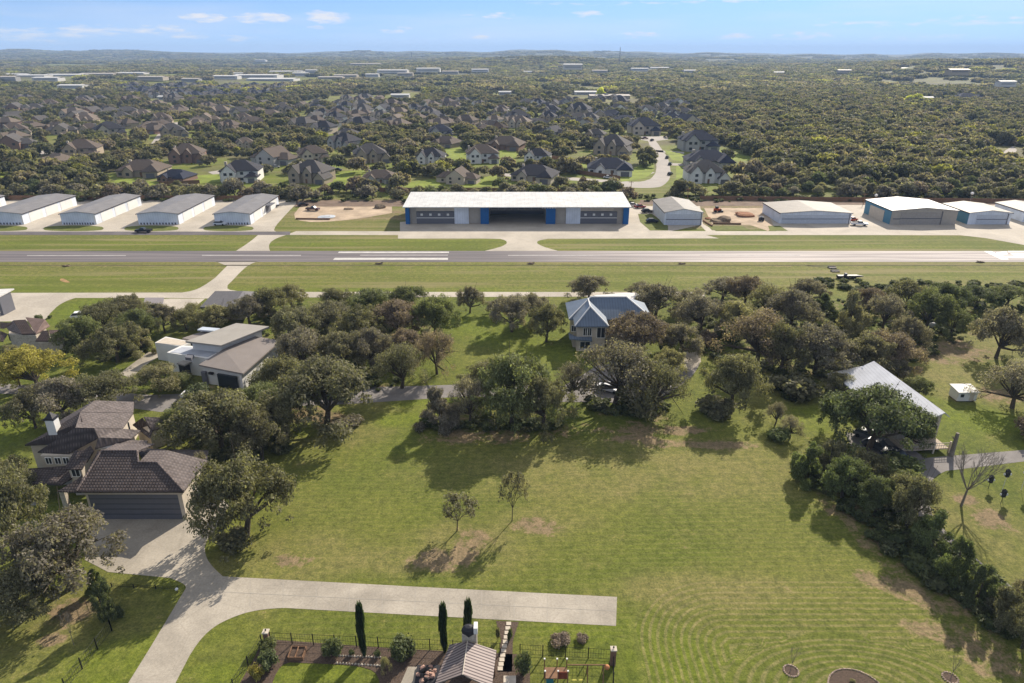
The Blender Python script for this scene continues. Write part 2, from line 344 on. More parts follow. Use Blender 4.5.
# bare dirt (2)
for e in [(535,525,28,9),(300,415,40,10),(330,420,20,8),(450,560,40,12),(470,540,20,14),(420,560,12,8),(295,560,22,8),(660,430,60,5),(700,445,60,5),(640,440,40,4),(480,436,60,8),
          (900,590,50,10,-35),(950,640,60,10,-35),(75,610,25,14),(50,640,16,8),(965,500,12,6),(990,520,20,12),(350,215,60,5),(320,212,30,3),(470,214,30,3),(730,220,70,9),(240,430,40,12),(1000,395,24,8),
          (940,350,50,14),(170,385,10,5),(430,215,150,5),(720,205,110,5),(260,202,200,4)]: paint(2, .9, ell(*e))
paint(2, .6, inpoly([(790,470),(815,465),(1024,650),(1024,683),(985,683)]))
for P_ in ([(690, 300), (1024, 296), (1024, 330), (950, 345), (905, 372), (850, 385), (790, 400), (745, 385), (690, 345)], [(262, 300), (420, 302), (440, 345), (400, 385), (330, 405), (290, 440), (200, 455), (200, 400)], [(90, 320), (150, 320), (150, 350), (120, 365), (60, 350)], [(425, 415), (670, 405), (670, 420), (560, 440), (425, 435)]): paint(2, .42, inpoly(P_))
# swale line north of the south lawn
paint(2, 1., np.exp(-((PY-265.2)/.9)**2)*(np.abs(X) < 300)); paint(0, .9, np.exp(-((PY-264.)/2.2)**2)*(np.abs(X) < 300))
paint(0, .6, np.exp(-((PY-238)/2.5)**2)*(X < 60)*(np.abs(X) < 300)); 
nb = np.random.default_rng(3)
for k in range(150):   # blotchy field
    cx, cy = nb.uniform(0, 1024), nb.uniform(400, 683); paint(int(nb.integers(0, 2)), nb.uniform(.08, .28), ell(cx, cy, nb.uniform(8, 40), nb.uniform(4, 14), nb.uniform(-40, 40), .8))
for k in range(120):
    cx, cy = nb.uniform(0, 1024), nb.uniform(262, 292); paint(int(nb.integers(0, 2)), nb.uniform(.2, .6), ell(cx, cy, nb.uniform(20, 90), nb.uniform(1, 4), 0, .8))
# mowing passes: distance from the strip's outline, rings about the beds
c0 = g(620, 577); def_x0, def_y1 = c0.x, c0.y
r0 = 11.
qx = np.maximum(def_x0+r0-X, 0); qy = np.maximum(Y-(def_y1-r0), 0)
D1 = r0-np.hypot(qx, qy); D1 = np.where((qx == 0) & (qy == 0), np.minimum(X-def_x0, def_y1-Y), D1)
D1 = np.where((qx == 0), def_y1-Y, D1); D1 = np.where((qy == 0) & (qx > 0), X-def_x0, D1)
cb_ = g(858, 690); R2 = np.hypot((X-cb_.x)*.55, (Y-cb_.y)*1.05)
MD = np.where(R2 < 7.5, R2*1.15, D1)
inside = sstep(0, 1, D1)*(X > def_x0)
MD = np.where(inside > 0, MD, -(Y)*.95+ .02*X)
hedge_edge = sstep(0, 14, (790+(PY-470)*1.05)-PX)
mask = np.where(inside > 0, 1., .0)*(PY > 300)*np.clip(hedge_edge+.15, 0, 1)
mask = np.maximum(mask, .38*(PX > 560)*(PX < 880)*(PY > 440)*(PY < 590)*np.clip((PX-560)/120, 0, 1)*(inside == 0))
mask = np.maximum(mask, .25*(PX > 290)*(PX <= 700)*(PY > 440)*(PY < 640))
Z4[..., 3] = np.clip(mask, 0, 1)
GP = Z4
def finish_ground():
    ca = me.color_attributes.new('turf', 'FLOAT_COLOR', 'POINT'); ca.data.foreach_set('color', np.clip(GP, 0, 1).astype('f').ravel())
    fa = me.attributes.new('mowing', 'FLOAT', 'POINT'); fa.data.foreach_set('value', MD.astype('f').ravel())
    m = bpy.data.materials.new('turf'); nt, p = nodes_of(m); N = nt.nodes; L = nt.links
    p.inputs['Roughness'].default_value = .95; p.inputs['Specular IOR Level'].default_value = .15
    at = N.new('ShaderNodeAttribute'); at.attribute_name = 'turf'; sp = N.new('ShaderNodeSeparateColor'); L.new(at.outputs['Color'], sp.inputs[0])
    am = N.new('ShaderNodeAttribute'); am.attribute_name = 'mowing'
    geo = N.new('ShaderNodeNewGeometry')
    def noise(s, d=6, r=.6, off=0):
        n = N.new('ShaderNodeTexNoise'); n.inputs['Scale'].default_value = s; n.inputs['Detail'].default_value = d; n.inputs['Roughness'].default_value = r
        mp = N.new('ShaderNodeMapping'); mp.inputs['Location'].default_value = (off, off*1.7, 0); L.new(geo.outputs['Position'], mp.inputs[0]); L.new(mp.outputs[0], n.inputs['Vector']); return n.outputs['Fac']
    def mth(op, a, b=None):
        n = N.new('ShaderNodeMath'); n.operation = op
        for i, q in enumerate((a, b)):
            if q is None: continue
            if isinstance(q, (int, float)): n.inputs[i].default_value = q
            else: L.new(q, n.inputs[i])
        return n.outputs[0]
    def rmp(v, a, b, lo=0, hi=1):
        n = N.new('ShaderNodeMapRange'); n.interpolation_type = 'SMOOTHSTEP'; n.inputs[1].default_value = a; n.inputs[2].default_value = b; n.inputs[3].default_value = lo; n.inputs[4].default_value = hi; L.new(v, n.inputs[0]); return n.outputs[0]
    def mix(f, a, b, mode='MIX'):
        n = N.new('ShaderNodeMix'); n.data_type = 'RGBA'; n.blend_type = mode
        for s, q in (('Factor', f), ('A', a), ('B', b)):
            if isinstance(q, (int, float)): n.inputs[s].default_value = q
            elif isinstance(q, tuple): n.inputs[s].default_value = (*q, 1)
            else: L.new(q, n.inputs[s])
        return n.outputs['Result']
    nb_, nm, nf, nff = noise(.035, 5), noise(.22, 6, .65, 30), noise(.9, 7, .75, 7), noise(3.4, 5, .85, 3)
    base = mix(rmp(nb_, .38, .62), (.092, .114, .018), (.124, .136, .027))
    base = mix(rmp(nm, .48, .72, 0, .30), base, (.165, .152, .046))
    col = mix(mth('MULTIPLY', sp.outputs[0], rmp(nm, .3, .6, .35, 1)), base, (.175, .160, .056))
    col = mix(mth('MULTIPLY', sp.outputs[1], rmp(nm, .35, .65, 1, .5)), col, (.122, .156, .016))
    dirtf = rmp(mth('ADD', mth('MULTIPLY', sp.outputs[2], 1.1), mth('ADD', mth('MULTIPLY', mth('SUBTRACT', nf, .5), 2.6), mth('MULTIPLY', mth('SUBTRACT', nm, .5), 2.4))), .42, 1.0)
    col = mix(mth('MULTIPLY', dirtf, .85), col, (.20, .145, .090))
    # mower passes
    ph = mth('ADD', mth('MULTIPLY', am.outputs['Fac'], 2*PI/.86), mth('MULTIPLY', nm, 2.2))
    sn = mth('SINE', ph)
    band = mth('MULTIPLY', rmp(sn, -.2, .9), mth('MULTIPLY', at.outputs['Alpha'], rmp(nf, .3, .6, .4, 1)))
    col = mix(mth('MULTIPLY', band, .50), col, (.225, .190, .090))
    col = mix(1., col, mix(rmp(nf, .3, .7), (.66, .70, .68), (1.34, 1.28, 1.26)), 'MULTIPLY')
    col = mix(1., col, mix(rmp(nff, .3, .7), (.60, .64, .60), (1.42, 1.38, 1.44)), 'MULTIPLY')
    mpb = N.new('ShaderNodeMapping'); mpb.inputs['Scale'].default_value = (.014, .30, 1); L.new(geo.outputs['Position'], mpb.inputs[0]); nbd = N.new('ShaderNodeTexNoise'); nbd.inputs['Scale'].default_value = 1.; nbd.inputs['Detail'].default_value = 5; L.new(mpb.outputs[0], nbd.inputs['Vector'])
    spq = N.new('ShaderNodeSeparateXYZ'); L.new(geo.outputs['Position'], spq.inputs[0]); strip = rmp(spq.outputs['Y'], 172, 182)
    col = mix(mth('MULTIPLY', strip, rmp(nbd.outputs['Fac'], .50, .66, 0, .75)), col, (.215, .185, .085)); col = mix(mth('MULTIPLY', strip, rmp(nbd.outputs['Fac'], .48, .34, 0, .7)), col, (.095, .115, .016))
    # wild ground far away
    spy = N.new('ShaderNodeSeparateXYZ'); L.new(geo.outputs['Position'], spy.inputs[0])
    farf = rmp(spy.outputs['Y'], 300, 420)
    wild = mix(rmp(noise(.02, 5, .6, 50), .45, .6), (.11, .10, .05), (.17, .165, .055))
    wild = mix(rmp(noise(.006, 4, .6, 90), .52, .62), wild, (.17, .185, .065))
    wild = mix(rmp(spy.outputs['Y'], 900, 2500), wild, (.085, .088, .045))
    col2 = mix(mth('MULTIPLY', farf, mth('SUBTRACT', 1., mth('MINIMUM', mth('ADD', sp.outputs[1], sp.outputs[0]), 1.))), col, wild)
    L.new(col2, p.inputs['Base Color'])
    b = N.new('ShaderNodeBump'); b.inputs['Strength'].default_value = .9; b.inputs['Distance'].default_value = .12
    L.new(mth('ADD', mth('MULTIPLY', nf, .8), mth('MULTIPLY', nff, .6)), b.inputs['Height']); L.new(b.outputs['Normal'], p.inputs['Normal'])
    me.materials.append(m)
    o = bpy.data.objects.new('ground', me); COL.objects.link(o); o['kind'] = 'structure'
    me.polygons.foreach_set('use_smooth', [True]*len(me.polygons))
# ------------------------------------------------------------------ paving
Z1, Z2, Z3, Z5 = .02, .032, .044, .06
def rw_mat():
    m = bpy.data.materials.new('runway_asphalt'); nt, p = nodes_of(m); N = nt.nodes; L = nt.links
    p.inputs['Roughness'].default_value = .9
    geo = N.new('ShaderNodeNewGeometry'); sp = N.new('ShaderNodeSeparateXYZ'); L.new(geo.outputs['Position'], sp.inputs[0])
    mr = N.new('ShaderNodeMapRange'); mr.interpolation_type = 'SMOOTHSTEP'; mr.inputs[1].default_value = -10; mr.inputs[2].default_value = 75; L.new(sp.outputs['X'], mr.inputs[0])
    mp = N.new('ShaderNodeMapping'); mp.inputs['Scale'].default_value = (.02, .45, 1); L.new(geo.outputs['Position'], mp.inputs[0])
    n = N.new('ShaderNodeTexNoise'); n.inputs['Scale'].default_value = 1.; n.inputs['Detail'].default_value = 5; L.new(mp.outputs[0], n.inputs['Vector'])
    r2 = N.new('ShaderNodeMapRange'); r2.inputs[1].default_value = .40; r2.inputs[2].default_value = .60; L.new(n.outputs['Fac'], r2.inputs[0])
    a = N.new('ShaderNodeMix'); a.data_type = 'RGBA'; a.inputs['A'].default_value = (.100, .088, .092, 1); a.inputs['B'].default_value = (.150, .132, .134, 1); L.new(r2.outputs[0], a.inputs['Factor'])
    b = N.new('ShaderNodeMix'); b.data_type = 'RGBA'; b.inputs['A'].default_value = (.27, .24, .225, 1); b.inputs['B'].default_value = (.45, .40, .37, 1); L.new(r2.outputs[0], b.inputs['Factor'])
    c = N.new('ShaderNodeMix'); c.data_type = 'RGBA'; L.new(mr.outputs[0], c.inputs['Factor']); L.new(a.outputs['Result'], c.inputs['A']); L.new(b.outputs['Result'], c.inputs['B'])
    L.new(c.outputs['Result'], p.inputs['Base Color']); return m
yr0, yr1 = g(0, 262).y, g(0, 251).y
sheet('runway', [[(-420, yr0), (420, yr0), (420, yr1), (-420, yr1)]], rw_mat(), Z1, False)
# runway paint: centre dashes, two aiming blocks, threshold figures
M_line = mat('runway_paint', (.50, .48, .45), .7, .2, .5)
M_linedim = mat('worn_runway_paint', (.33, .31, .30), .8, .2, .5)
sheet('runway_marking', [[(27, 255.2), (126, 255.2), (126, 256.), (27, 256.)], [(202, 255.), (301, 255.), (301, 255.9), (202, 255.9)], [(508, 255), (600, 255), (600, 255.8), (508, 255.8)],
      [(360, 254.8), (448, 254.8), (448, 255.6), (360, 255.6)], [(700, 255.), (800, 255.), (800, 255.7), (700, 255.7)]], M_linedim, Z2)
sheet('runway_marking', [[(339, 251.7), (449, 251.7), (449, 253), (338, 253)], [(335, 257.9), (448, 257.9), (448, 259.9), (333, 259.9)]], M_line, Z2)
M_bright = mat('fresh_runway_paint', (.80, .80, .80), .7, .05, .5)
sheet('runway_marking', [[(984, 251.2), (991, 251.2), (1009, 259.4), (1001, 259.4)], [(996, 252.6), (1006, 251.2), (1008, 254), (1000, 256)],
      [(1003, 256), (1024, 256), (1024, 258), (1004, 258)], [(1008, 251), (1060, 251), (1060, 252.3), (1008, 252.3)], [(1010, 253.4), (1060, 253.8), (1060, 256), (1014, 255.4)]], M_bright, Z2)
tz = g(0, 235).y
sheet('taxiway', [[(-300, tz), (g(290, 235).x, tz), (g(290, 232).x, g(0, 231.6).y), (-300, g(0, 231.6).y)]], M_asphalt, Z2, False)
sheet('taxiway', [[(286, 235), (398, 235), (398, 238.6), (480, 238.6), (500, 238.9), (508, 241, 1), (505, 246, 1), (485, 250.9), (558, 250.9), (540, 246, 1), (535, 241, 1), (548, 238.8), (719, 238.4), (706, 235), (960, 235.2), (985, 238), (1024, 245),
       (1060, 250), (1060, 231), (1024, 231.2), (296, 231.2)],
      [(258, 235), (286, 235), (274, 239, 1), (268, 245, 1), (270, 250.9), (236, 250.9), (250, 242, 1)]], M_concrete2, Z1)
sheet('hangar_apron', [[(-60, 231.6), (276, 231.6), (272, 229, 1), (296, 204), (296, 200), (-60, 200)],
      [(400, 231.2), (640, 231.2), (672, 231.2), (700, 225), (706, 231.2), (716, 231.2), (703, 224), (700, 206), (626, 206), (400, 222)],
      [(776, 231.2), (1060, 231.2), (1060, 205), (765, 205)]], M_concrete2, Z1+.006)
M_turf_dummy = mat('island_turf', (.115, .130, .030), .95, .3, .5)
for x0, x1 in ((-40, 30), (41, 106), (122, 181), (201, 256)):
    sheet('grass_island', [[(x0, 229, 1), (x0+8, 225.6, 1), (x1-8, 225.6, 1), (x1, 228.5, 1), (x1-8, 231.2, 1), (x0+8, 231.2, 1)]], M_turf_dummy, Z5)
sheet('grass_island', [[(638, 214), (652, 214), (668, 226), (668, 230.6), (650, 230.6), (640, 222)], [(708, 226), (742, 226), (750, 230.4), (712, 230.4)], [(768, 226), (780, 226), (788, 231), (770, 231)]], M_turf_dummy, Z5)
sheet('taxiway', [[(216, 261.5), (257, 261.5), (246, 266, 1), (233, 280), (222, 290.6, 1), (256, 292), (705, 292), (705, 296.3), (300, 297.5), (205, 298.5), (172, 298), (75, 298), (58, 304, 1), (44, 321), (-40, 322), (-40, 293), (182, 292.6), (198, 290, 1), (215, 278), (227, 266)],
       [(170, 298.6), (205, 298.8), (196, 306), (178, 313), (145, 313), (148, 300)]], M_concrete2, Z1)
sheet('ditch', [[(-60, 264.9), (1084, 264.9), (1084, 265.7), (-60, 265.7)], [(808, 265.2), (830, 267.2), (832, 268), (806, 266)]], mat('ditch_grass', (.085, .078, .038), .95, .35, .3), Z1)
sheet('dirt_lot', [[(276, 200.5), (405, 200.5), (405, 206.5), (290, 206.5)], [(640, 200), (1030, 203), (1030, 205), (700, 206), (640, 204)]], mat('brown_lot', (.16, .115, .085), .95, .35, .2, bump=.3), Z1)
sheet('dirt_lot', [[(300, 206.6), (392, 206.6), (392, 213), (340, 222, 1), (288, 222, 1)], [(704, 208), (764, 208), (778, 224), (768, 231), (750, 225), (712, 224)]], mat('lot_dirt', (.40, .31, .22), .95, .35, .15, bump=.3), Z1)
# roads and drives
sheet('driveway', [[(223, 576.5), (420, 587), (617, 597), (616, 626), (540, 622), (320, 610), (285, 608), (262, 609, 1), (233, 616, 1), (205, 632, 1), (190, 655), (172, 690), (124, 690), (150, 648), (186, 588), (185, 584, 1), (170, 578), (108, 572), (85, 560), (85, 535), (100, 519), (186, 519),
       (204, 497), (216, 491), (229, 506), (217, 527), (206, 540, 1), (204, 553, 1), (211, 566, 1)]], M_concrete, Z1, it=3)
M_joint = mat('joint', (.33, .305, .265), .9, .1, 1)
jt = []
for px in range(250, 610, 33): jt.append([(px, 578+(px-223)*.0525), (px+.5, 578+(px-223)*.0525), (px+.4, 606.6+(px-250)*.053), (px-.1, 606.6+(px-250)*.053)])
jt.append([(224, 592), (616, 611), (616, 611.4), (224, 592.4)])
sheet('driveway_joint', jt, M_joint, Z2)
M_road = mat('road_asphalt', (.20, .185, .175), .9, .2, .3, bump=.2)
sheet('road', [[(-40, 380), (35, 386), (150, 395), (350, 388), (480, 384), (620, 388), (660, 382, 1), (680, 366, 1), (676, 356, 1), (690, 350, 1), (701, 356, 1), (699, 368, 1), (685, 384, 1), (650, 403), (560, 402), (470, 396), (350, 404), (160, 412), (30, 395), (-40, 392)],
       [(560, 388), (600, 364), (660, 362), (668, 374), (620, 388)]], M_road, Z1)
sheet('road', [[(845, 432), (900, 440), (925, 458), (1024, 450), (1080, 447), (1080, 459), (1024, 461.5), (946, 471), (931, 478, 1), (928, 500, 1), (935, 525, 1), (1000, 578), (1060, 622), (1060, 634), (990, 584), (925, 532, 1), (905, 495, 1), (880, 470), (850, 445)]], M_road, Z1)
sheet('driveway', [[(119, 374), (148, 352), (166, 353), (150, 362), (131, 378)], [(670, 352), (700, 352), (701, 362), (692, 370), (676, 366)]], M_concrete, Z2)
# suburban streets beyond the hangars
M_street = mat('street_concrete', (.34, .31, .28), .9, .12, .1)
sheet('street', [[(500, 173), (580, 178), (617, 180.5), (644.5, 183, 1), (657, 174, 1), (656, 162), (648, 141), (634, 139), (634, 136.5), (668, 136), (668, 139.5), (656, 141), (668, 158), (672, 174, 1), (666, 185, 1), (654, 188.5, 1), (627, 187.5), (606, 182.5), (500, 176)],
       [(993, 162), (1006, 150), (1013, 146), (1017, 150), (1010, 160), (1000, 163)], [(655, 150), (684, 152), (684, 154), (657, 152)], [(670, 163), (690, 164), (690, 166), (671, 165.4)],
       [(646, 176), (655, 172.5), (635, 168.5), (632, 170)], [(20, 153), (70, 148), (70, 151), (30, 156)], [(208, 172), (275, 162), (288, 156), (290, 158), (276, 165), (214, 175)], [(148, 148), (165, 124), (185, 121), (186, 122.5), (168, 126), (154, 148)]], M_street, Z1)
sheet('yard_lawn', [[(610, 182), (640, 181, 1), (655, 172, 1), (654, 163), (646, 146), (640, 165), (620, 176)], [(672, 184), (690, 180), (690, 166), (676, 166), (676, 178)], [(664, 150), (684, 154), (684, 162), (672, 160)],
       [(562, 158), (590, 160), (588, 168), (558, 166)], [(500, 150), (520, 150), (512, 165), (500, 168)], [(190, 176), (220, 174), (220, 182), (190, 184)], [(330, 172), (366, 170), (366, 186), (322, 186)], [(460, 182), (500, 174), (500, 186), (450, 188)],
       [(322, 160), (345, 160), (340, 168), (318, 168)], [(118, 178), (160, 182), (150, 186), (110, 186)], [(0, 172), (30, 174), (24, 181), (0, 182)], [(410, 182), (440, 178), (440, 190), (400, 190)], [(446, 148), (466, 148), (466, 162), (446, 164)], [(690, 148), (700, 146), (760, 158), (740, 162)]],
      mat('bright_lawn', (.175, .215, .035), .95, .3, .12), Z1+.03)
# garden beds at the bottom
sheet('mulch_bed', [[(262, 641), (276, 640), (360, 646), (400, 649), (530, 655), (530, 690), (504, 690), (400, 690), (380, 690), (378, 669, 1), (345, 665), (300, 663), (280, 662, 1), (270, 690), (236, 690), (256, 655)], [(496, 621), (519, 622), (513, 640), (512, 672), (498, 672), (501, 640)]], M_mulch, Z2)
sheet('patio', [[(408, 667), (436, 667), (430, 690), (398, 690)]], M_concrete, Z3)
def disc(px, py, r, n=20): c = g(px, py); return [(c.x+r*math.cos(2*PI*i/n), c.y+r*math.sin(2*PI*i/n)) for i in range(n)]
sheet('tree_ring', [disc(791, 671, .62), disc(950, 678, .6)], M_mulch, Z2, False)
0 and sheet('tree_ring', [disc(245, 538, 4.6)], mat('leaf_litter', (.13, .095, .06), .97, .4, 2, bump=.5), Z1, False)
sheet('planting_bed', [disc(858, 692, 2.7, 30)], M_mulch, Z2, False)

# ------------------------------------------------------------------ roofs
def hiproof(mb, x0, x1, y0, y1, z, rise, axis='X', hips=(True, True), oh=.5, th=.22):
    x0 -= oh; x1 += oh; y0 -= oh; y1 += oh
    if axis == 'X':
        h = min((y1-y0)/2, (x1-x0)/2-.01); ym = (y0+y1)/2
        a = Vector((x0+(h if hips[0] else 0), ym, z+rise)); b = Vector((x1-(h if hips[1] else 0), ym, z+rise))
    else:
        h = min((x1-x0)/2, (y1-y0)/2-.01); xm = (x0+x1)/2
        a = Vector((xm, y0+(h if hips[0] else 0), z+rise)); b = Vector((xm, y1-(h if hips[1] else 0), z+rise))
    c = [Vector((x0, y0, z)), Vector((x1, y0, z)), Vector((x1, y1, z)), Vector((x0, y1, z))]
    lo = [v-Vector((0, 0, th)) for v in c]; vs = lo+c+[a, b]
    fs = [(3, 2, 1, 0), (0, 1, 5, 4), (1, 2, 6, 5), (2, 3, 7, 6), (3, 0, 4, 7)]
    if axis == 'X': fs += [(4, 5, 9, 8), (6, 7, 8, 9), (7, 4, 8), (5, 6, 9)]
    else: fs += [(5, 6, 9, 8), (7, 4, 8, 9), (4, 5, 8), (6, 7, 9)]
    mb.add(vs, fs)
def bars_window(parent, x, z, w, h, y, dirn=(0, -1), col=(.75, .74, .7), label=None, cross=True, name='window'):
    """glazed window: frame bars standing 4 cm proud, pane behind. dirn = outward normal"""
    ang = math.atan2(dirn[0], -dirn[1]); M = Matrix.Translation((x, y, z))@Matrix.Rotation(ang, 4, 'Z')
    mb = MB(); t = .09
    mb.box(-w/2-t, w/2+t, -.06, 0.01, -t, 0, M); mb.box(-w/2-t, w/2+t, -.06, .01, h, h+t, M); mb.box(-w/2-t, -w/2, -.06, .01, 0, h, M); mb.box(w/2, w/2+t, -.06, .01, 0, h, M)
    if cross: mb.box(-.04, .04, -.055, .01, 0, h, M)
    f = mb.build(name, M_plain, parent, col, label); p = MB(); p.box(-w/2, w/2, -.025, .01, 0, h, M); p.build('pane', M_glass, f); return f

# ------------------------------------------------------------------ hangars
def gable_hangar(label, x0, x1, y0, y1, h, rise, roofm, wallm, group=None, axis='Y', rz=0, cat='hangar'):
    cx = (x0+x1)/2; t = thing('hangar', label, cat, (cx, y0, 0), rz, group); hw = (x1-x0)/2; dp = y1-y0
    mb = MB(); v = [(-hw, 0, 0), (hw, 0, 0), (hw, 0, h), (0, 0, h+rise), (-hw, 0, h), (-hw, dp, 0), (hw, dp, 0), (hw, dp, h), (0, dp, h+rise), (-hw, dp, h)]
    mb.add(v, [(0, 1, 2, 3, 4), (9, 8, 7, 6, 5), (1, 6, 7, 2), (5, 0, 4, 9), (0, 5, 6, 1)]); mb.build('wall', wallm, t)
    r = MB(); o = .35; k = rise/hw
    r.slab([(-hw-o, -o, h-k*o+.12), (0, -o, h+rise+.12), (0, dp+o, h+rise+.12), (-hw-o, dp+o, h-k*o+.12)], .12)
    r.slab([(0, -o, h+rise+.12), (hw+o, -o, h-k*o+.12), (hw+o, dp+o, h-k*o+.12), (0, dp+o, h+rise+.12)], .12)
    r.build('roof', roofm, t); 
    for q_ in (-1, 1): tr = MB(); tr.box(min(q_*(hw+o), q_*(hw+o-.12)), max(q_*(hw+o), q_*(hw+o-.12)), -o, dp+o, h-k*o-.25, h-k*o-.02); tr.build('gutter', M_dark, t)
    return t, hw, dp
M_rowroof = ribbed('row_hangar_roof', (.215, .205, .20), (.165, .158, .155), 1.2, 'Y', .5)
M_greyroof = ribbed('grey_hangar_roof', (.235, .22, .20), (.19, .178, .165), 1.0, 'Y', .6)
M_brownroof = ribbed('tan_hangar_roof', (.195, .175, .15), (.155, .138, .12), 1.0, 'Y', .6)
M_whiteroof = ribbed('white_hangar_roof', (.62, .60, .56), (.52, .50, .47), 1.2, 'Y', .5)
rowl = ['grey-roofed white T-hangar cut off by the left photo edge, leftmost of the row', 'long white T-hangar with grey roof, first from left with its front wall in view',
        'long white T-hangar with grey roof, second from left with its front wall in view', 'long white T-hangar with grey roof directly behind the black pickup', 'white T-hangar with an open side door and a white car at its front']
for i, (a, b) in enumerate(((-229, -214), (-199.5, -184), (-169.5, -156.6), (-140.6, -125.4), (-111.8, -98.4))):
    y0 = 254.2; t, hw, dp = gable_hangar(rowl[i], a, b, y0, y0+35, 4.1, .8, M_rowroof, M_whitewall, 'white T-hangars in a row by the taxiway', rz=math.radians(.8))
    for k in range(3):   # sliding doors down the sunny side
        d = MB(); d.box(hw, hw+.07, 4+k*10, 12+k*10, .1, 3.6); d.build('sliding_door', M_white, t)
    for k in range(12): d = MB(); d.box(-hw+.6+k*(2*hw-1.2)/12, -hw+.6+(k+.5)*(2*hw-1.2)/12, -.07, .0, 0, .75); d.build('base_panel', M_greydoor, t)
    d = MB(); d.box(hw-.5, hw-.1, -.05, 0, 0, 3.9); d.build('corner_trim', M_white, t)
    if i == 4:
        d = MB(); d.box(hw, hw+2.2, 18, 24, 3.2, 3.45); d.box(hw, hw+.09, 18, 24, 0, 3.2); d.build('open_door', M_greydoor, t)
# big hangar
x0, x1, y0 = g(406, 224).x, g(628, 224).x, g(0, 224.2).y
hw = (x1-x0)/2; cx = (x0+x1)/2; hh = 6.7; dep_ = 24
T = thing('hangar', 'huge white-roofed hangar with blue ends and an open dark middle bay', 'hangar', (cx, y0, 0))
def fx(c): return (c-498.5)/(968-30)*2*hw      # photo columns along the front -> metres
w_ = MB(); w_.box(-hw, fx(380), 1.2, dep_, 0, hh); w_.box(fx(620), hw, 1.2, dep_, 0, hh); w_.box(fx(380)+.01, fx(620)-.01, 18, dep_-.01, 0, hh-.01); w_.box(fx(380)+.01, fx(620)-.01, 1.2, 18, hh-.8, hh-.01); w_.build('wall', M_tan, T)
r = MB(); r.slab([(-hw-.6, -1.6, hh+.15), (hw+.6, -1.6, hh+.15), (hw+.6, 21.5, hh+1.4), (-hw-.6, 21.5, hh+1.4)], .28); r.slab([(-hw-.6, 21.52, hh+1.4), (hw+.6, 21.52, hh+1.4), (hw+.6, dep_+.8, hh+.4), (-hw-.6, dep_+.8, hh+.4)], .28)

for q_ in (-hw, hw): g_ = MB(); g_.add([(q_, 1.3, hh), (q_, 21.5, hh+1.1), (q_, dep_, hh)], [(0, 1, 2) if q_ < 0 else (2, 1, 0)]); g_.build('gable', M_blue, T)
r.build('roof', ribbed('big_roof', (.60, .595, .57), (.56, .555, .535), 1.5, 'X', .5), T)
for a, b in ((30, 47), (945, 968), (345, 380), (620, 660)):
    m_ = MB(); m_.box(fx(a), fx(b), .2 if a in (345, 620) else -.2, 1.18, 0, hh-.05); m_.build('blue_panel', M_blue, T)
for a, b in ((235, 295), (705, 765)):
    m_ = MB(); m_.box(fx(a), fx(b), .6, 1.18, 0, hh-.4); m_.build('white_panel', M_whitewall, T)
for a, b in ((75, 235), (765, 920)):
    m_ = MB(); m_.box(fx(a), fx(b), .7, 1.18, 0, 4.6); d = m_.build('bifold_door', M_greydoor, T)
    q = MB(); q.box(fx(a), fx(b), .62, .68, 2.15, 2.4); q.build('door_rail', M_white, d)
    for k in range(4):
        c = fx(a+ (b-a)*(.06+.23*k+.08)); q = MB(); q.box(c-.45, c+.45, .63, .69, 3.1, 3.9); q.build('door_window', M_white, d)
    q = MB(); q.box(fx(a if a < 400 else a), fx(b-15 if a > 400 else b), .75, 1.19, 4.9, 6.1); q.build('light_panel', M_cream, T)
q = MB()
for k in range(9): q.box(fx(380)+1+k*2.5, fx(380)+1.15+k*2.5, 1.9, 2.0, hh-1.7, hh-.9)
q.box(fx(380)+.1, fx(620)-.1, 1.85, 2.05, hh-1.75, hh-1.6); q.build('truss', M_tan, T)
q = MB(); q.box(fx(380)+.05, fx(620)-.05, 17.8, 17.95, 0, hh-1); q.build('back_door', M_greydoor, T)
for k in range(6): q = MB(); q.box(fx(602)+k*.95, fx(602)+k*.95+.6, .1, .17, hh-.75, hh-.25); q.build('sign_letter', M_white, T)
# right hangars
def photo_hangar(label, pxl, pxr, pyb, back, h, rise, roofm, wallm, door, extra=None):
    a, b = g(pxl, pyb), g(pxr, pyb); t, hw, dp = gable_hangar(label, a.x, b.x, a.y, a.y+back, h, rise, roofm, wallm)
    d = MB(); d.box(-hw*door[0], hw*door[1], -.12, -.01, 0, h-.7); dd = d.build('bifold_door', M_plain, t, (.50, .53, .58) if wallm is not M_tan else (.33, .30, .27))
    q = MB(); q.box(-hw*door[0], hw*door[1], -.2, -.13, h*.42, h*.47); q.build('door_seam', M_greydoor, dd)
    q = MB(); q.box(hw*door[1], hw*door[1]+.25, -.3, -.01, 0, h-.3); q.build('door_post', M_greydoor, t)
    return t, hw, dp
photo_hangar('small grey-roofed hangar with pale blue-white front beside the dirt mounds', 664, 701.5, 225, 23, 4.8, 1.3, M_greyroof, M_whitewall, (.92, .92))
photo_hangar('wide white hangar with a low tan-grey roof right of the dirt mounds', 779, 850, 223.5, 19, 4.0, .9, M_brownroof, M_whitewall, (.94, .94))
t, hw, dp = photo_hangar('largest right-hand hangar with white roof, tan front and teal side wall', 889.5, 955, 224.6, 20.5, 5.3, 1.1, M_whiteroof, M_tan, (.72, .52))
q = MB(); q.box(-hw-.12, -hw-.01, .1, dp-.1, 0, 5.1); q.build('side_cladding', M_teal, t)
q = MB(); q.box(-hw-.25, -hw-.13, 5, 16, 0, 4.2); q.build('side_door', M_cream, t)
q = MB(); q.box(-hw+.8, -hw+3.6, -.08, -.01, 2, 2.35); q.build('sign', M_greydoor, t)
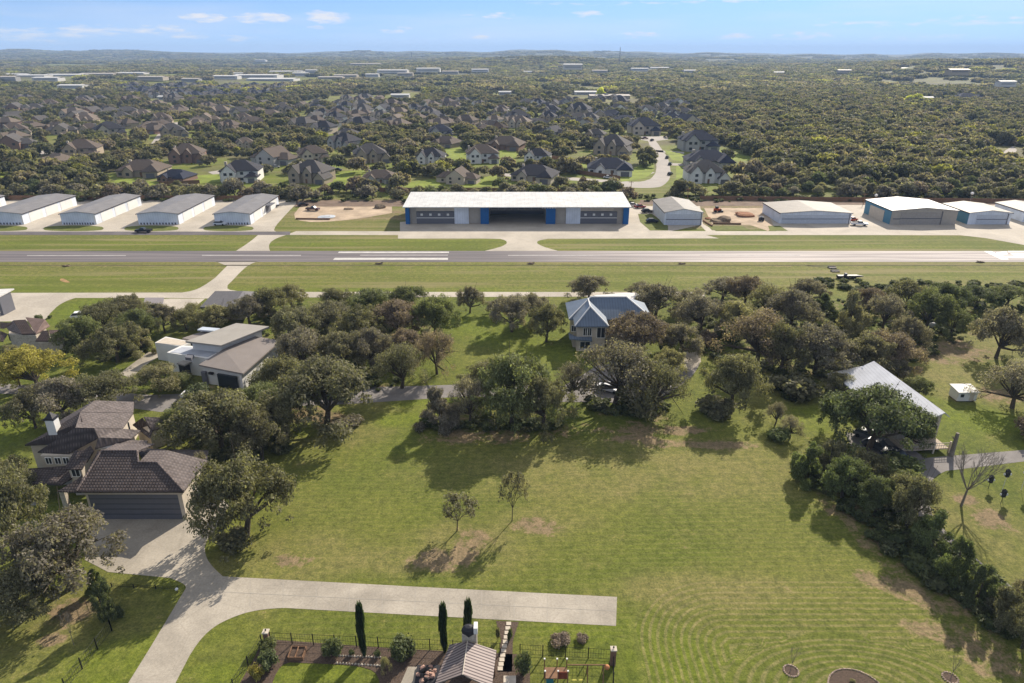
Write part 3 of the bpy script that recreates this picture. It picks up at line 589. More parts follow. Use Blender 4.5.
t, hw, dp = photo_hangar('pale blue-fronted hangar with beige roof between the teal hangar and the right edge', 967, 1009, 224.4, 17, 4.4, .9, ribbed('beige_roof', (.34, .31, .265), (.28, .255, .22), 1., 'Y', .6), M_whitewall, (.62, .82))
q = MB(); q.box(-hw-.12, -hw-.01, .1, dp-.1, 0, 4.2); q.build('side_cladding', M_teal, t)
photo_hangar('white hangar cut off by the right edge of the photo', 1022, 1062, 222, 17, 4.0, .9, M_brownroof, M_whitewall, (.9, .9))
# airpark hangars on the south side, left edge
t = thing('hangar', 'open white-roofed hangar shelter at the left photo edge on pale concrete', 'hangar', g(-8, 316)); b_ = g(-8, 316)
r = MB(); P = [g(-30, 290, 5.2), g(14, 288.5, 5.2), g(-1, 296.5, 4.9), g(-30, 297, 4.9)]; r.slab([(p.x-b_.x, p.y-b_.y, p.z) for p in P], .3); r.build('roof', M_whiteroof, t)
q = MB(); p = g(3.5, 315); q.box(p.x-b_.x-.35, p.x-b_.x+.35, p.y-b_.y-.3, p.y-b_.y+4, 0, 4.6); q.build('wall', M_greydoor, t)
def px_block(mb, pts, z, z0=0., base=Vector((0, 0, 0)), inset=0.):
    w = [g(p[0], p[1], p[2] if len(p) > 2 else z) for p in pts]; c = sum(w, Vector())/len(w)
    w = [v+(c-v).normalized()*inset for v in w]
    mb.prism([(v.x-base.x, v.y-base.y) for v in w], z0, [v.z for v in w]); return w
def px_slab(mb, pts, z, th, base):
    w = [g(p[0], p[1], p[2] if len(p) > 2 else z) for p in pts]; mb.slab([(v.x-base.x, v.y-base.y, v.z) for v in w], th)
b_ = g(232, 306); t = thing('hangar', 'dark grey flat-pitched hangar roof among the oaks beside the diagonal taxiway', 'hangar', b_)
q = MB(); px_block(q, [(208, 298, 4), (217, 291.5, 5), (262, 292, 4.6), (242, 306, 3.8), (204, 306, 3.4)], 4, 0, b_, .8); q.build('wall', M_tan, t)
r = MB(); px_slab(r, [(200, 307, 4.1), (215, 291, 5.4), (243, 291, 5.4), (232, 307, 4.1)], 4, .25, b_); r.build('roof', M_plain, t, (.13, .125, .13)); r = MB(); px_slab(r, [(232, 307, 4.1), (243, 291, 5.4), (266, 292, 4.6), (258, 307, 3.7)], 4, .25, b_); r.build('roof', M_plain, t, (.20, .19, .19))
b_ = g(153, 304); t = thing('shed', 'low grey flat-roofed shed with dark openings on the pale apron', 'shed', b_)
q = MB(); px_block(q, [(146, 298), (163, 298), (162, 303), (144, 303)], 2.4, 0, b_, .3); q.build('wall', M_greydoor, t); r = MB(); px_slab(r, [(145, 297.5), (164, 297.5), (163, 304), (143, 304)], 2.6, .18, b_); r.build('roof', M_plain, t, (.22, .2, .2))
# ------------------------------------------------------------------ tiled house with aircraft garage (lower left)
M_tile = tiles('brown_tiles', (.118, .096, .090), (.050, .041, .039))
M_tile2 = tiles('lit_tiles', (.150, .126, .118), (.112, .094, .088), .5, .5)  # paler copy of the brown tiles, sunlight put into the colour
M_tilegrey = tiles('brown_grey_tiles', (.21, .17, .155), (.12, .097, .09))
def crop(s, ox, oy): return lambda x, y, z=0.: g(ox+x/s, oy+y/s, z)
hb = g(135, 519); T = thing('house', 'large brown tiled house with white chimney and wide dark grey aircraft garage door', 'house', hb)
cc = crop(4.27, 0, 380)
def L3(v): return (v.x-hb.x, v.y-hb.y, v.z)
def roofpoly(mb, pts, th=.2): mb.slab([L3(cc(*p)) for p in pts], th)
# garage block
gl, gr = -58.5-hb.x, g(187.3, 519).x-hb.x
q = MB(); q.box(gl, gr, 0, 6.7, 0, 4.95); q.build('wall', M_cream, T)
eL, eR = gl-.6, gr+.7
zr1, zr2 = 6.85, 7.6; k = .42; ez = 5.0-.6*k+.3; ey = -.6
def yr(z): return (z-ez)/k+ey
A_, B_ = gl+.1, gl+5.1
r = MB()
xs_ = gr-4.6
r.slab([(eL, ey, ez), (eR, ey, ez), (xs_, yr(zr1), zr1), (B_+.9, yr(zr1), zr1), (B_, yr(zr2), zr2), (eL, yr(zr2), zr2)], .25)
rf = r.build('roof', M_tile, T)
r = MB(); r.slab([(eR, ey+.03, ez), (eR, 7.1, ez), (xs_+.02, 6.9, zr1), (xs_+.02, yr(zr1), zr1)], .22)
r.slab([(B_+.9, yr(zr1)+.03, zr1), (xs_, yr(zr1)+.03, zr1), (xs_, 7.0, zr1-.1), (B_+.9, 7.0, zr1-.1)], .2)
r.slab([(eL+.6, yr(zr2)+.03, zr2), (B_, yr(zr2)+.03, zr2), (B_+.6, 9.0, zr2-.9), (eL+.6, 9.0, zr2-.9)], .2)
r.build('side_roof', M_tile2, T)
q = MB(); q.box(gl+.35, gr-.55, -.05, -.01, 0, 4.15); d = q.build('garage_door', M_greydoor, T)
q = MB(); 
for z in (.85, 1.7, 2.55, 3.4): q.box(gl+.4, gr-.6, -.075, -.052, z, z+.05)
q.build('door_seam', M_dark, d)
q = MB(); q.box(gl-.02, gr+.02, -.1, -.01, 4.17, 4.5); q.box(gr-.55+.02, gr+.02, -.1, -.01, 0, 4.15); q.build('door_trim', M_cream, T)
q = MB(); q.box(gr+.01, gr+.2, 2.4, 2.65, 2.2, 2.6); q.build('wall_lamp', M_dark, T)
bars_window(T, gr+.01, 1.4, 1., 1.2, 4.6, (1, 0))
# white ridge caps
q = MB()
def cap(a, b): q.bar(a, b, .14, 6)
cap((eR, ey, ez+.1), (xs_, yr(zr1), zr1+.1)); cap((xs_, yr(zr1), zr1+.1), (B_+.9, yr(zr1), zr1+.1)); cap((B_, yr(zr2), zr2+.1), (eL+.6, yr(zr2), zr2+.1)); cap((B_+.9, yr(zr1), zr1+.1), (B_, yr(zr2), zr2+.1)); cap((eL, ey, ez+.1), (eL+.6, yr(zr2), zr2+.1))
q.build('ridge_tiles', M_tilegrey, T)
# stepped roofs of the dwelling: lit right-hand slopes
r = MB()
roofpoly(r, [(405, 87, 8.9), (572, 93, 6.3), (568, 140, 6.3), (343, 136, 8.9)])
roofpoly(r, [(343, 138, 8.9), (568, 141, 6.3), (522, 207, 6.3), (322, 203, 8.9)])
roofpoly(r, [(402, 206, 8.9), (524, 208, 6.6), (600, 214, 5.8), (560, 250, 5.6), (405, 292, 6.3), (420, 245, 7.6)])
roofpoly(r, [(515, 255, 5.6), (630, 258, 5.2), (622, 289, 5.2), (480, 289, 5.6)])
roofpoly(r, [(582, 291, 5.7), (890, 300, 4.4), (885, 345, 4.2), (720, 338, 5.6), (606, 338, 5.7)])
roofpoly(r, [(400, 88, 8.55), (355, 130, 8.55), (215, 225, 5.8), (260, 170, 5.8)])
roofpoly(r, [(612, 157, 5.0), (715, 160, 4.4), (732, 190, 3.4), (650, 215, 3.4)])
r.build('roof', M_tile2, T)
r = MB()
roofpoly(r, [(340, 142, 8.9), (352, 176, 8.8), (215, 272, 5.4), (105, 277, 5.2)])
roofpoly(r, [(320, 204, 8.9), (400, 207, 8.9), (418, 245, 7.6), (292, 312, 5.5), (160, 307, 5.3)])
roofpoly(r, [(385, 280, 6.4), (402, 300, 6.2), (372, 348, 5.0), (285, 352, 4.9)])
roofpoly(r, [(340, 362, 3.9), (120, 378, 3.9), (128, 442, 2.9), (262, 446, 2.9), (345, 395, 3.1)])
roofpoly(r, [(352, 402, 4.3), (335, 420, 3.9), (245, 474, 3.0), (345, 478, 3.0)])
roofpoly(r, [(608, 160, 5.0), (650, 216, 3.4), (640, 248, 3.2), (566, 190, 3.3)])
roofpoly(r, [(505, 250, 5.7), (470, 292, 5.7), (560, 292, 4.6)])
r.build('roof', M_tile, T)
q = MB()
roofpoly(q, [(480, 262, 5.7), (475, 290, 5.6), (415, 290, 5.2)], .3)
q.build('gable_trim', M_white, T)
w_ = MB()
def vol(pts, z):
    P = [cc(*p) for p in pts]; c = sum(P, Vector())/len(P); P = [v+(c-v)*.06 for v in P]
    w_.prism([(v.x-hb.x, v.y-hb.y) for v in P], 0, [v.z-.3 for v in P])
vol([(360, 138, 7.6), (556, 143, 6.3), (514, 205, 6.3), (335, 203, 7.6)], 0)
vol([(420, 92, 7.2), (562, 95, 6.2), (536, 133, 6.2), (375, 130, 7.2)], 0)
vol([(318, 207, 7.4), (400, 210, 7.6), (415, 245, 6.6), (292, 306, 5.5), (172, 306, 5.4)], 0)
vol([(330, 155, 8.0), (350, 180, 7.9), (215, 262, 5.4), (118, 270, 5.2)], 0)
vol([(620, 165, 4.7), (705, 165, 4.3), (720, 190, 3.4), (650, 215, 3.4), (640, 240, 3.2), (575, 190, 3.3)], 0)
vol([(600, 293, 5.3), (880, 302, 4.3), (876, 343, 4.1), (720, 336, 5.3)], 0)
vol([(410, 215, 7.4), (545, 218, 6.), (540, 245, 5.7), (430, 270, 5.7)], 0)
w_.build('wall', M_cream, T)
# upper windows on the left front wall and the little bay
p0 = cc(175, 318, 5.2); p1 = cc(322, 318, 5.2)
yy = min(p0.y, p1.y)-hb.y-.2
q = MB(); q.box(p0.x-hb.x, p1.x-hb.x+.4, yy, yy+5, 0, 5.15); q.build('wall', M_cream, T)
for cxx in (218, 257, 292):
    p = cc(cxx, 335, 4.3); bars_window(T, p.x-hb.x, 3.75, .8, 1.0, yy-.01)
p = cc(345, 372, 4.); bars_window(T, p.x-hb.x, 3.3, 1.1, 1.1, yy-2.6, name='bay_window')
q = MB(); q.box(p.x-hb.x-.9, p.x-hb.x+.9, yy-2.59, yy-.1, 0, 4.7); q.build('wall', M_cream, T); q = MB(); bx_ = p.x-hb.x; q.slab([(bx_-1.3, yy-2.95, 4.72), (bx_+1.3, yy-2.95, 4.72), (bx_+1.3, yy+.2, 5.9), (bx_-1.3, yy+.2, 5.9)], .15); q.build('bay_roof', M_tile, T)
# porch pillars, floor and furniture recess
q = MB()
for x, y in ((150, 530), (288, 540)):
    p = cc(x, y); q.box(p.x-hb.x-.35, p.x-hb.x+.35, p.y-hb.y-.3, p.y-hb.y+.3, 0, 2.8)
q.build('porch_pillar', M_stone, T)
for cxx, zz in ((530, 195), (547, 185)):
    p = cc(cxx, zz, 5.); q = MB(); q.box(p.x-hb.x-.35, p.x-hb.x+.35, p.y-hb.y-.5, p.y-hb.y-.3, 4.1, 5.4); q.build('window', M_glass, T)
# chimney
p = cc(238, 262, 5.6); q = MB(); cxm, cym = p.x-hb.x, p.y-hb.y
q.box(cxm-.75, cxm+.55, cym, cym+1.2, 0, 9.2); ch = q.build('chimney', M_white, rf)
q = MB(); q.box(cxm-.85, cxm+.65, cym-.1, cym+1.3, 9.2, 9.5); q.add([(cxm-.7, cym, 9.5), (cxm+.5, cym, 9.5), (cxm+.5, cym+1.2, 9.5), (cxm-.7, cym+1.2, 9.5), (cxm-.1, cym+.6, 10.4)], [(0, 1, 4), (1, 2, 4), (2, 3, 4), (3, 0, 4), (3, 2, 1, 0)])
q.build('chimney_cap', M_dark, T)

# ------------------------------------------------------------------ flat-roofed modern house
cc = crop(5.694, 120, 280); hb = cc(640, 590); T = thing('house', 'modern white house with flat grey slab roofs behind the oaks at left', 'house', hb)
M_slab = mat('grey_membrane', (.30, .28, .25), .9, .08, .4); M_slabd = mat('brown_membrane', (.215, .19, .175), .9, .08, .4)
def blk(name, pts, m, z0=0, inset=0., color=None, top=0.):
    q = MB(); P = [cc(*p) for p in pts]; c = sum(P, Vector())/len(P); P = [v+(c-v).normalized()*inset for v in P]
    q.prism([(v.x-hb.x, v.y-hb.y) for v in P], z0, [v.z+top for v in P]); return q.build(name, m, T, color)
def sl_(name, pts, m, th, color=None):
    q = MB(); q.slab([L3(cc(*p)) for p in pts], th); return q.build(name, m, T, color)
sl_('roof', [(372, 348, 6.6), (575, 372, 6.4), (850, 264, 6.4), (662, 245, 6.6)], M_slab, .35)
blk('wall', [(390, 352, 6.1), (568, 374, 6.), (820, 275, 6.), (665, 255, 6.1)], M_white, 0, .6)
blk('clerestory', [(385, 353, 5.9), (572, 376, 5.7), (826, 272, 5.7), (668, 252, 5.9)], M_glass, 5.0, .45)
sl_('roof', [(448, 482, 4.2), (700, 532, 4.0), (915, 345, 4.3), (770, 320, 5.), (592, 392, 5.)], M_slabd, .3)
blk('wall', [(460, 490, 3.8), (690, 535, 3.6), (895, 352, 4.0), (770, 335, 4.2), (600, 400, 4.2)], M_white, 0, .3)
blk('parapet_wall', [(265, 412, 4.2), (350, 372, 4.2), (400, 375, 4.2), (590, 402, 4.25), (505, 448, 4.2), (410, 434, 4.2), (360, 428, 4.2)], M_white, 0, .05)
sl_('flat_roof', [(285, 410, 4.26), (352, 381, 4.26), (398, 382, 4.26), (568, 404, 4.28), (500, 438, 4.26), (415, 425, 4.26), (360, 420, 4.26)], mat('blue_grey_membrane', (.40, .42, .46), .7, .15, .5), .03)
blk('wall', [(198, 357, 3.9), (260, 322, 3.9), (408, 352, 3.9), (350, 378, 3.9)], M_white, 0)
sl_('flat_roof', [(205, 357, 3.96), (260, 327, 3.96), (398, 352, 3.96), (350, 373, 3.96)], M_cream, .03)
blk('wall', [(355, 330, 3.7), (478, 290, 3.7), (545, 300, 3.7), (425, 345, 3.7)], M_slabd, 0)
sl_('roof', [(440, 282, 4.5), (470, 266, 4.5), (570, 275, 4.5), (545, 290, 4.5)], mat('pale_blue_membrane', (.45, .50, .56), .6, .1, .5), .3)
blk('wall', [(450, 280, 4.1), (478, 268, 4.1), (560, 278, 4.1), (540, 286, 4.1)], M_white, 0, .2)
sl_('entrance_roof', [(322, 472, 3.0), (372, 452, 3.0), (412, 462, 3.0), (365, 484, 3.0)], M_slab, .3)
blk('entrance_wall', [(330, 475, 2.7), (374, 456, 2.7), (408, 464, 2.7), (365, 482, 2.7)], M_dark, 0)
blk('planter_box', [(370, 440, 4.9), (385, 420, 4.9), (420, 424, 4.9), (405, 444, 4.9)], M_greydoor, 4.28)
# front face windows, placed on the wall below the brown roof
pa = cc(460, 490, 3.8); pb = cc(690, 535, 3.6); dv = (pb-pa); dv.z = 0; dv.normalize(); nrm = Vector((dv.y, -dv.x, 0))
def facew(t0, t1, z0, z1, m, name, col=None):
    ca = pa+dv*t0+nrm*.35; Lr = (pb-pa).length; ang = math.atan2(dv.y, dv.x)
    M = Matrix.Translation((ca.x-hb.x, ca.y-hb.y, 0))@Matrix.Rotation(ang, 4, 'Z'); q = MB(); q.box(0, t1-t0, -.06, .4, z0, z1, M); return q.build(name, m, T, col)
Lr = (pb-pa).length
facew(.1, Lr*.12, .0, 2.8, M_greydoor, 'front_door'); facew(Lr*.42, Lr*.88, .3, 2.9, M_glass, 'window'); facew(Lr*.2, Lr*.3, 2.5, 2.9, M_dark, 'window')
q = MB(); p = cc(250, 402, 0)

# ------------------------------------------------------------------ blue metal roof house
cc = crop(6.4, 540, 280); hb = cc(320, 455); T = thing('house', 'two-storey cream house with blue standing-seam hip roof among oaks', 'house', hb)
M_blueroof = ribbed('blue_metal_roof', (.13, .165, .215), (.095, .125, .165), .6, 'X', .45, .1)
M_blueroof2 = ribbed('blue_metal_roof_side', (.20, .235, .28), (.15, .18, .22), .6, 'Y', .45, .1)  # side slopes in a paler blue, light on them put into the colour
fl, fr = cc(232, 455).x-hb.x, cc(410, 455).x-hb.x
q = MB(); q.box(fl, fr, 0, 11, 0, 6.0); ml = cc(172, 420).x-hb.x; mr_ = cc(700, 400).x-hb.x-.8
q.box(ml+1.2, fl-.01, 2.2, 11, 0, 6.0); q.box(fr+.01, mr_, 4.2, 13.5, 0, 6.0); q.build('wall', M_cream, T)
def rp(mb, pts, th=.2): mb.slab(pts, th)
zr = 9.3; ze = 6.05; xl, xr = ml+.3, mr_+.9; yf = 3.5; yb = 14.3; ymid = 8.9; ra, rb_ = xl+5.2, xr-5.2
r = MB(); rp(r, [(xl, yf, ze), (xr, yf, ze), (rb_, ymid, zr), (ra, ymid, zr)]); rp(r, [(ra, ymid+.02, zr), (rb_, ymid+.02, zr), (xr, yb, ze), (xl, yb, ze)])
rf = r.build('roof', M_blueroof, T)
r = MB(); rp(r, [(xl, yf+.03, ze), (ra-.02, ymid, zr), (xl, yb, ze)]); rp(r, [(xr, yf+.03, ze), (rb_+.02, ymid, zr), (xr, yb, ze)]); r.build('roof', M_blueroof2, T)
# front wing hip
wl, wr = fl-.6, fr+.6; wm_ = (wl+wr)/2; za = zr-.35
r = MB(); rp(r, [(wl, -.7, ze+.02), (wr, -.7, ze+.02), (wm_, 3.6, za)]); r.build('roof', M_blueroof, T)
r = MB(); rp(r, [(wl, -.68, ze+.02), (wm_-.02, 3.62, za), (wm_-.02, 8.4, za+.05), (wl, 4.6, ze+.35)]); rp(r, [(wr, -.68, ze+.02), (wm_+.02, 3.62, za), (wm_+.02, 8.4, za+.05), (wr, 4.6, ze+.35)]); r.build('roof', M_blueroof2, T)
q = MB(); cp = lambda a, b: q.bar(a, b, .17, 6)
cp((wl, -.7, ze+.1), (wm_, 3.6, za+.1)); cp((wr, -.7, ze+.1), (wm_, 3.6, za+.1)); cp((wm_, 3.6, za+.1), (wm_, 8.6, za+.15)); cp((ra, ymid, zr+.08), (rb_, ymid, zr+.08)); cp((xr, yf, ze+.1), (rb_, ymid, zr+.1)); cp((xl, yf, ze+.1), (ra, ymid, zr+.1))
q.build('ridge_trim', M_white, T)
for c in (272, 296): bars_window(T, cc(c, 400).x-hb.x, 3.7, .85, 1.7, -.01)
bars_window(T, cc(368, 400).x-hb.x, 3.2, 1.7, 2.3, -.01, col=(.8, .78, .74)); bars_window(T, cc(280, 430).x-hb.x, .6, 2.1, 1.6, -.01)
q = MB(); rp(q, [(ml+.2, -.4, 3.1), (fl+3.2, -1.4, 3.0), (fl+3.2, -.02, 3.4), (fl-.02, -.02, 3.4), (ml+.2, 2.2, 3.4)], .2); q.build('porch_roof', M_blueroof, T)
bars_window(T, (ml+fl)/2+.4, 3.8, .9, 1.3, 2.19)
b_ = cc(560, 150); T = thing('hangar', 'white flat-roofed outbuilding with dark front behind the blue-roofed house', 'hangar', b_)
hb = b_; q = MB(); P = [cc(340, 98, 4.4), cc(440, 124, 4.4), (cc(745, 124, 4.4)), cc(705, 92, 4.6), cc(560, 80, 4.6)]
r = MB(); r.slab([L3(v) for v in P], .3); r.build('roof', M_whiteroof, T)
c = sum(P, Vector())/5; q.prism([((v+(c-v)*.06).x-hb.x, (v+(c-v)*.06).y-hb.y) for v in P], 0, 4.05); q.build('wall', M_greydoor, T)

# ------------------------------------------------------------------ white metal-roofed house at right
cc = crop(4.27, 820, 340); hb = cc(430, 450); T = thing('house', 'house with pale metal roof and raised timber porch behind a dark oak', 'house', hb)
M_paleroof = ribbed('pale_metal_roof', (.56, .57, .60), (.47, .48, .51), .5, 'X', .4, .2)
r0, r1 = cc(238, 90, 6.6), cc(530, 312, 6.2)
dv = (r1-r0); dv.z = 0; Lr = dv.length; dv.normalize(); nv_ = Vector((dv.y, -dv.x, 0))   # toward the camera side
if nv_.y > 0: nv_ = -nv_
W_ = 6.2
def P2(t, s, z): v = r0+dv*t+nv_*s; return (v.x-hb.x, v.y-hb.y, z)
r = MB(); r.slab([P2(-.5, 0, 6.4), P2(Lr+.2, 0, 6.4), P2(Lr+.2, W_+.5, 3.3), P2(-.5, W_+.5, 3.3)], .18); r.build('roof', M_paleroof, T)
r = MB(); r.slab([P2(-.5, -.03, 6.4), P2(Lr+.2, -.03, 6.4), P2(Lr+.2, -1.0, 5.6), P2(-.5, -1.0, 5.6)], .18); r.build('roof', M_paleroof, T)
w_ = MB(); w_.prism([P2(0, W_, 0)[:2], P2(Lr-1.2, W_, 0)[:2], P2(Lr-1.2, -.8, 0)[:2], P2(0, -.8, 0)[:2]], 0, 3.3)
a0, a1, a2, a3 = P2(Lr-1.2, W_, 3.2), P2(Lr-1.2, 0, 6.1), P2(Lr-1.2, -.8, 5.5), P2(Lr-1.2, -.8, 3.2); b0, b1, b2, b3 = P2(0, W_, 3.2), P2(0, 0, 6.1), P2(0, -.8, 5.5), P2(0, -.8, 3.2); w_.add([a0, a1, a2, a3, b0, b1, b2, b3], [(0, 1, 2, 3), (7, 6, 5, 4), (0, 4, 5, 1), (1, 5, 6, 2), (2, 6, 7, 3)])
w_.build('wall', M_cream, T)
q = MB(); q.prism([P2(Lr-1.18, W_-1.5, 0)[:2], P2(Lr-1.1, W_-1.5, 0)[:2], P2(Lr-1.1, -.5, 0)[:2], P2(Lr-1.18, -.5, 0)[:2]], .9, 3.1); q.build('window', M_glass, T)
q = MB(); q.prism([P2(Lr-1.2, W_+1, 0)[:2], P2(Lr+2.2, W_+1, 0)[:2], P2(Lr+2.2, -.6, 0)[:2], P2(Lr-1.2, -.6, 0)[:2]], .75, .95); q.build('porch_deck', mat('deck_boards', (.44, .36, .28), .8, .2, 1.5), T)
for s in (W_+.9, W_*.3, -.8):
    q = MB(); a = P2(Lr+2.1, s, 0); q.box(a[0]-.12, a[0]+.12, a[1]-.12, a[1]+.12, 0, 2.1); q.build('porch_post', M_cream, T)
q = MB()
for z in (1.45, 1.9): q.bar(P2(Lr+2.15, W_+.9, z), P2(Lr+2.15, -.8, z), .06); q.bar(P2(Lr+2.15, W_+.9, z), P2(Lr-1.2, W_+.95, z), .06)
for k_ in range(19): q.bar(P2(Lr+2.15, W_+.9-k_*.4, .95), P2(Lr+2.15, W_+.9-k_*.4, 1.9), .03)
q.build('railing', M_cream, T)
q = MB(); q.slab([P2(-2.8, W_*.2, 4.2), P2(-.52, 1.2, 5.6), P2(-.52, W_+1.2, 3.0), P2(-2.8, W_+1.2, 3.0)], .15); q.build('roof', M_whiteroof, T)
q = MB(); q.prism([P2(-2.5, W_+1, 0)[:2], P2(-.5, W_+1, 0)[:2], P2(-.5, 1.3, 0)[:2], P2(-2.5, 1.3, 0)[:2]], 0, 2.8); q.build('wall', M_cream, T)
# shed
b_ = g(966, 402); T = thing('shed', 'small white garden shed with a dark window on the right lawn', 'shed', b_); hb = b_
q = MB(); q.box(-1.8, 1.8, 0, 2.6, .2, 2.05); q.build('wall', M_white, T)
r = MB(); r.slab([(-2.0, -.25, 2.1), (2.0, -.25, 2.1), (2.0, 2.8, 2.4), (-2.0, 2.8, 2.4)], .12); r.build('roof', M_white, T)
q = MB(); q.box(-1.3, -.7, -.05, 0.02, 1.0, 1.6); q.build('window', M_glass, T)
q = MB(); q.box(.4, 1.2, -.04, .01, .25, 1.9); q.build('door', M_cream, T); q = MB(); q.box(-1.7, -1.5, .2, 2.4, 0, .2); q.build('skid', M_wood, T)

# ------------------------------------------------------------------ brown tiled house, left edge
cc = crop(6.829, 0, 240); b_ = cc(150, 670); hb = b_; T = thing('house', 'brown and terracotta tiled house with cream walls at the left photo edge', 'house', b_)
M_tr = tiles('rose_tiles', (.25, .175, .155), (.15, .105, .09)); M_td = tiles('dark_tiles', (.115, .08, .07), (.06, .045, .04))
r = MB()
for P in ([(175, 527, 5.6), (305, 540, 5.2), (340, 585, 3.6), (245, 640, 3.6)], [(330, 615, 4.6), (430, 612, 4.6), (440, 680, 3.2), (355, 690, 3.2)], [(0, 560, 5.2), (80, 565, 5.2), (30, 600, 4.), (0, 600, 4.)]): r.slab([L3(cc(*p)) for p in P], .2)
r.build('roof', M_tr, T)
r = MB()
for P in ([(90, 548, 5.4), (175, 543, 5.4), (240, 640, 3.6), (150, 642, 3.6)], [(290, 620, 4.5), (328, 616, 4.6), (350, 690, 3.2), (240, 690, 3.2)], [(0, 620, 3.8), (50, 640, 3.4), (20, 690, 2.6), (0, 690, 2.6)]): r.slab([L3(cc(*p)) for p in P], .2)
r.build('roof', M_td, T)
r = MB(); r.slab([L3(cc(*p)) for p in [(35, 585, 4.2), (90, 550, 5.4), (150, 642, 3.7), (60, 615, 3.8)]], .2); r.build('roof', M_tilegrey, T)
q = MB(); P = [cc(60, 600, 3.4), cc(180, 560, 4.6), cc(310, 590, 3.4), cc(245, 650, 3.4), cc(60, 640, 3.4)]
q.prism([(v.x-hb.x, v.y-hb.y) for v in P], 0, 3.3); P = [cc(300, 640, 3), cc(420, 640, 3), cc(420, 690, 3), cc(260, 700, 3)]; q.prism([(v.x-hb.x, v.y-hb.y) for v in P], 0, 3.0); q.build('wall', M_stone, T)
p = cc(100, 655, 2); q = MB(); q.box(p.x-hb.x-.7, p.x-hb.x+.7, p.y-hb.y-.9, p.y-hb.y-.6, 1.2, 2.8); q.build('window', M_glass, T)

# ------------------------------------------------------------------ suburban houses: prototypes then copies
SHING = {'navy': (.030, .034, .052), 'dark': (.042, .041, .048), 'grey': (.085, .078, .074), 'brown': (.105, .083, .068), 'tan': (.150, .120, .095)}
WALL = {'white': (.66, .64, .60), 'cream': (.46, .40, .32), 'stone': (.34, .28, .21), 'brick': (.22, .14, .11), 'grey': (.36, .35, .33)}
def gab(mb, x0, x1, y0, y1, z, rise, o=.35, th=.2):
    xm = (x0+x1)/2; k = rise/((x1-x0)/2)
    mb.slab([(x0-o, y0-o, z-k*o), (xm, y0-o, z+rise), (xm, y1, z+rise), (x0-o, y1, z-k*o)], th); mb.slab([(xm, y0-o, z+rise), (x1+o, y0-o, z-k*o), (x1+o, y1, z-k*o), (xm, y1, z+rise)], th)
def tri(mb, x0, x1, y, z, rise): mb.add([(x0, y, z), (x1, y, z), ((x0+x1)/2, y, z+rise-.15)], [(0, 1, 2)])
def suburban(style):
    t = thing('house', 'proto', 'house'); w = MB(); r = MB(); W2 = 8.5
    if style == 0:     # two-storey with front gable and side hip
        w.box(-8, 8, 0, 12, 0, 5.6); w.box(-7, -1, -2.2, 0, 0, 5.6); w.box(3, 8, -3, 0, 0, 3); tri(w, -7, -1, -2.2, 5.6, 3.2)
        hiproof(r, -8, 8, 0, 12, 5.6, 4.6); gab(r, -7, -1, -2.2, 5, 5.6, 3.3); hiproof(r, 3, 8, -3, 3, 3.0, 2.2, 'Y', (True, False)); wins = [(-5.2, 3.6, -2.2), (-2.8, 3.6, -2.2), (1.2, 3.6, 0), (5, 3.6, 0), (-5, .8, -2.2), (1, .8, 0)]; gar = (4.1, 6.9, -3.0)
    elif style == 1:   # low hip ranch
        w.box(-10, 8, 0, 12, 0, 3.2); w.box(2, 8, -4, 0, 0, 3.2); hiproof(r, -10, 8, 0, 12, 3.2, 4.2); hiproof(r, 2, 8, -4, 5, 3.2, 3.0, 'Y', (True, False)); gab(r, -7, -3, -1.4, 4, 3.2, 2.2); w.box(-7, -3, -1.4, 0, 0, 3.2); tri(w, -7, -3, -1.4, 3.2, 2.2)
        wins = [(-5, .9, -1.4), (-8.5, .9, 0), (0, .9, 0)]; gar = (3.4, 6.8, -4.0)
    elif style == 2:   # tall, three steep gables
        w.box(-9, 7, 0, 13, 0, 5.4); w.box(-8, -3, -2, 0, 0, 5.4); w.box(-1.6, 2.4, -1, 0, 0, 5.4); w.box(4, 9, -2.5, 6, 0, 3); tri(w, -8, -3, -2, 5.4, 3.4); tri(w, -1.6, 2.4, -1, 5.4, 2.7); tri(w, 4, 9, -2.5, 3, 3)
        hiproof(r, -9, 7, 0, 13, 5.4, 5.2); gab(r, -8, -3, -2, 5, 5.4, 3.5); gab(r, -1.6, 2.4, -1, 4, 5.4, 2.8); gab(r, 4, 9, -2.5, 6, 3, 3.1); wins = [(-5.5, 3.4, -2), (.4, 3.4, -1), (-5.5, .8, -2), (5.5, 3.6, 0)]; gar = (4.8, 8.2, -2.5)
    elif style == 3:   # gable-ended, ridge toward camera plus cross wing
        w.box(-5, 5, -2, 12, 0, 5); tri(w, -5, 5, -2, 5, 4); w.box(-12, -5, 3, 11, 0, 3.4); w.box(5, 11, 1, 10, 0, 3.4)
        gab(r, -5, 5, -2, 12.3, 5, 4.2); hiproof(r, -12, -4.9, 3, 11, 3.4, 3, 'X', (True, False)); hiproof(r, 4.9, 11, 1, 10, 3.4, 3, 'X', (False, True)); wins = [(-2.5, 3, -2), (2.5, 3, -2), (-2.5, .8, -2), (-8.5, .9, 3)]; gar = (6.4, 9.8, 1.)
    w.build('wall', M_plain, t); rf = r.build('roof', M_shingle, t)
    for x, z, y in wins: q = MB(); q.box(x-.65, x+.65, y-.05, y+.02, z, z+1.35); q.build('window', M_glass, t)
    q = MB(); q.box(gar[0], gar[1], gar[2]-.05, gar[2]+.02, 0, 2.3); q.build('garage_door', M_greydoor, t)
    q = MB(); q.box(-.55, .35, (-.06 if style != 2 else -1.06), .02 if style != 2 else -.98, 0, 2.2); 
    if style != 3: q.build('door', M_wood, t)
    q = MB(); q.box(-7.2, -6.2, 7.2, 8.2, 4, 9 if style in (0, 2) else 7); q.build('chimney', M_stone, t)
    return t
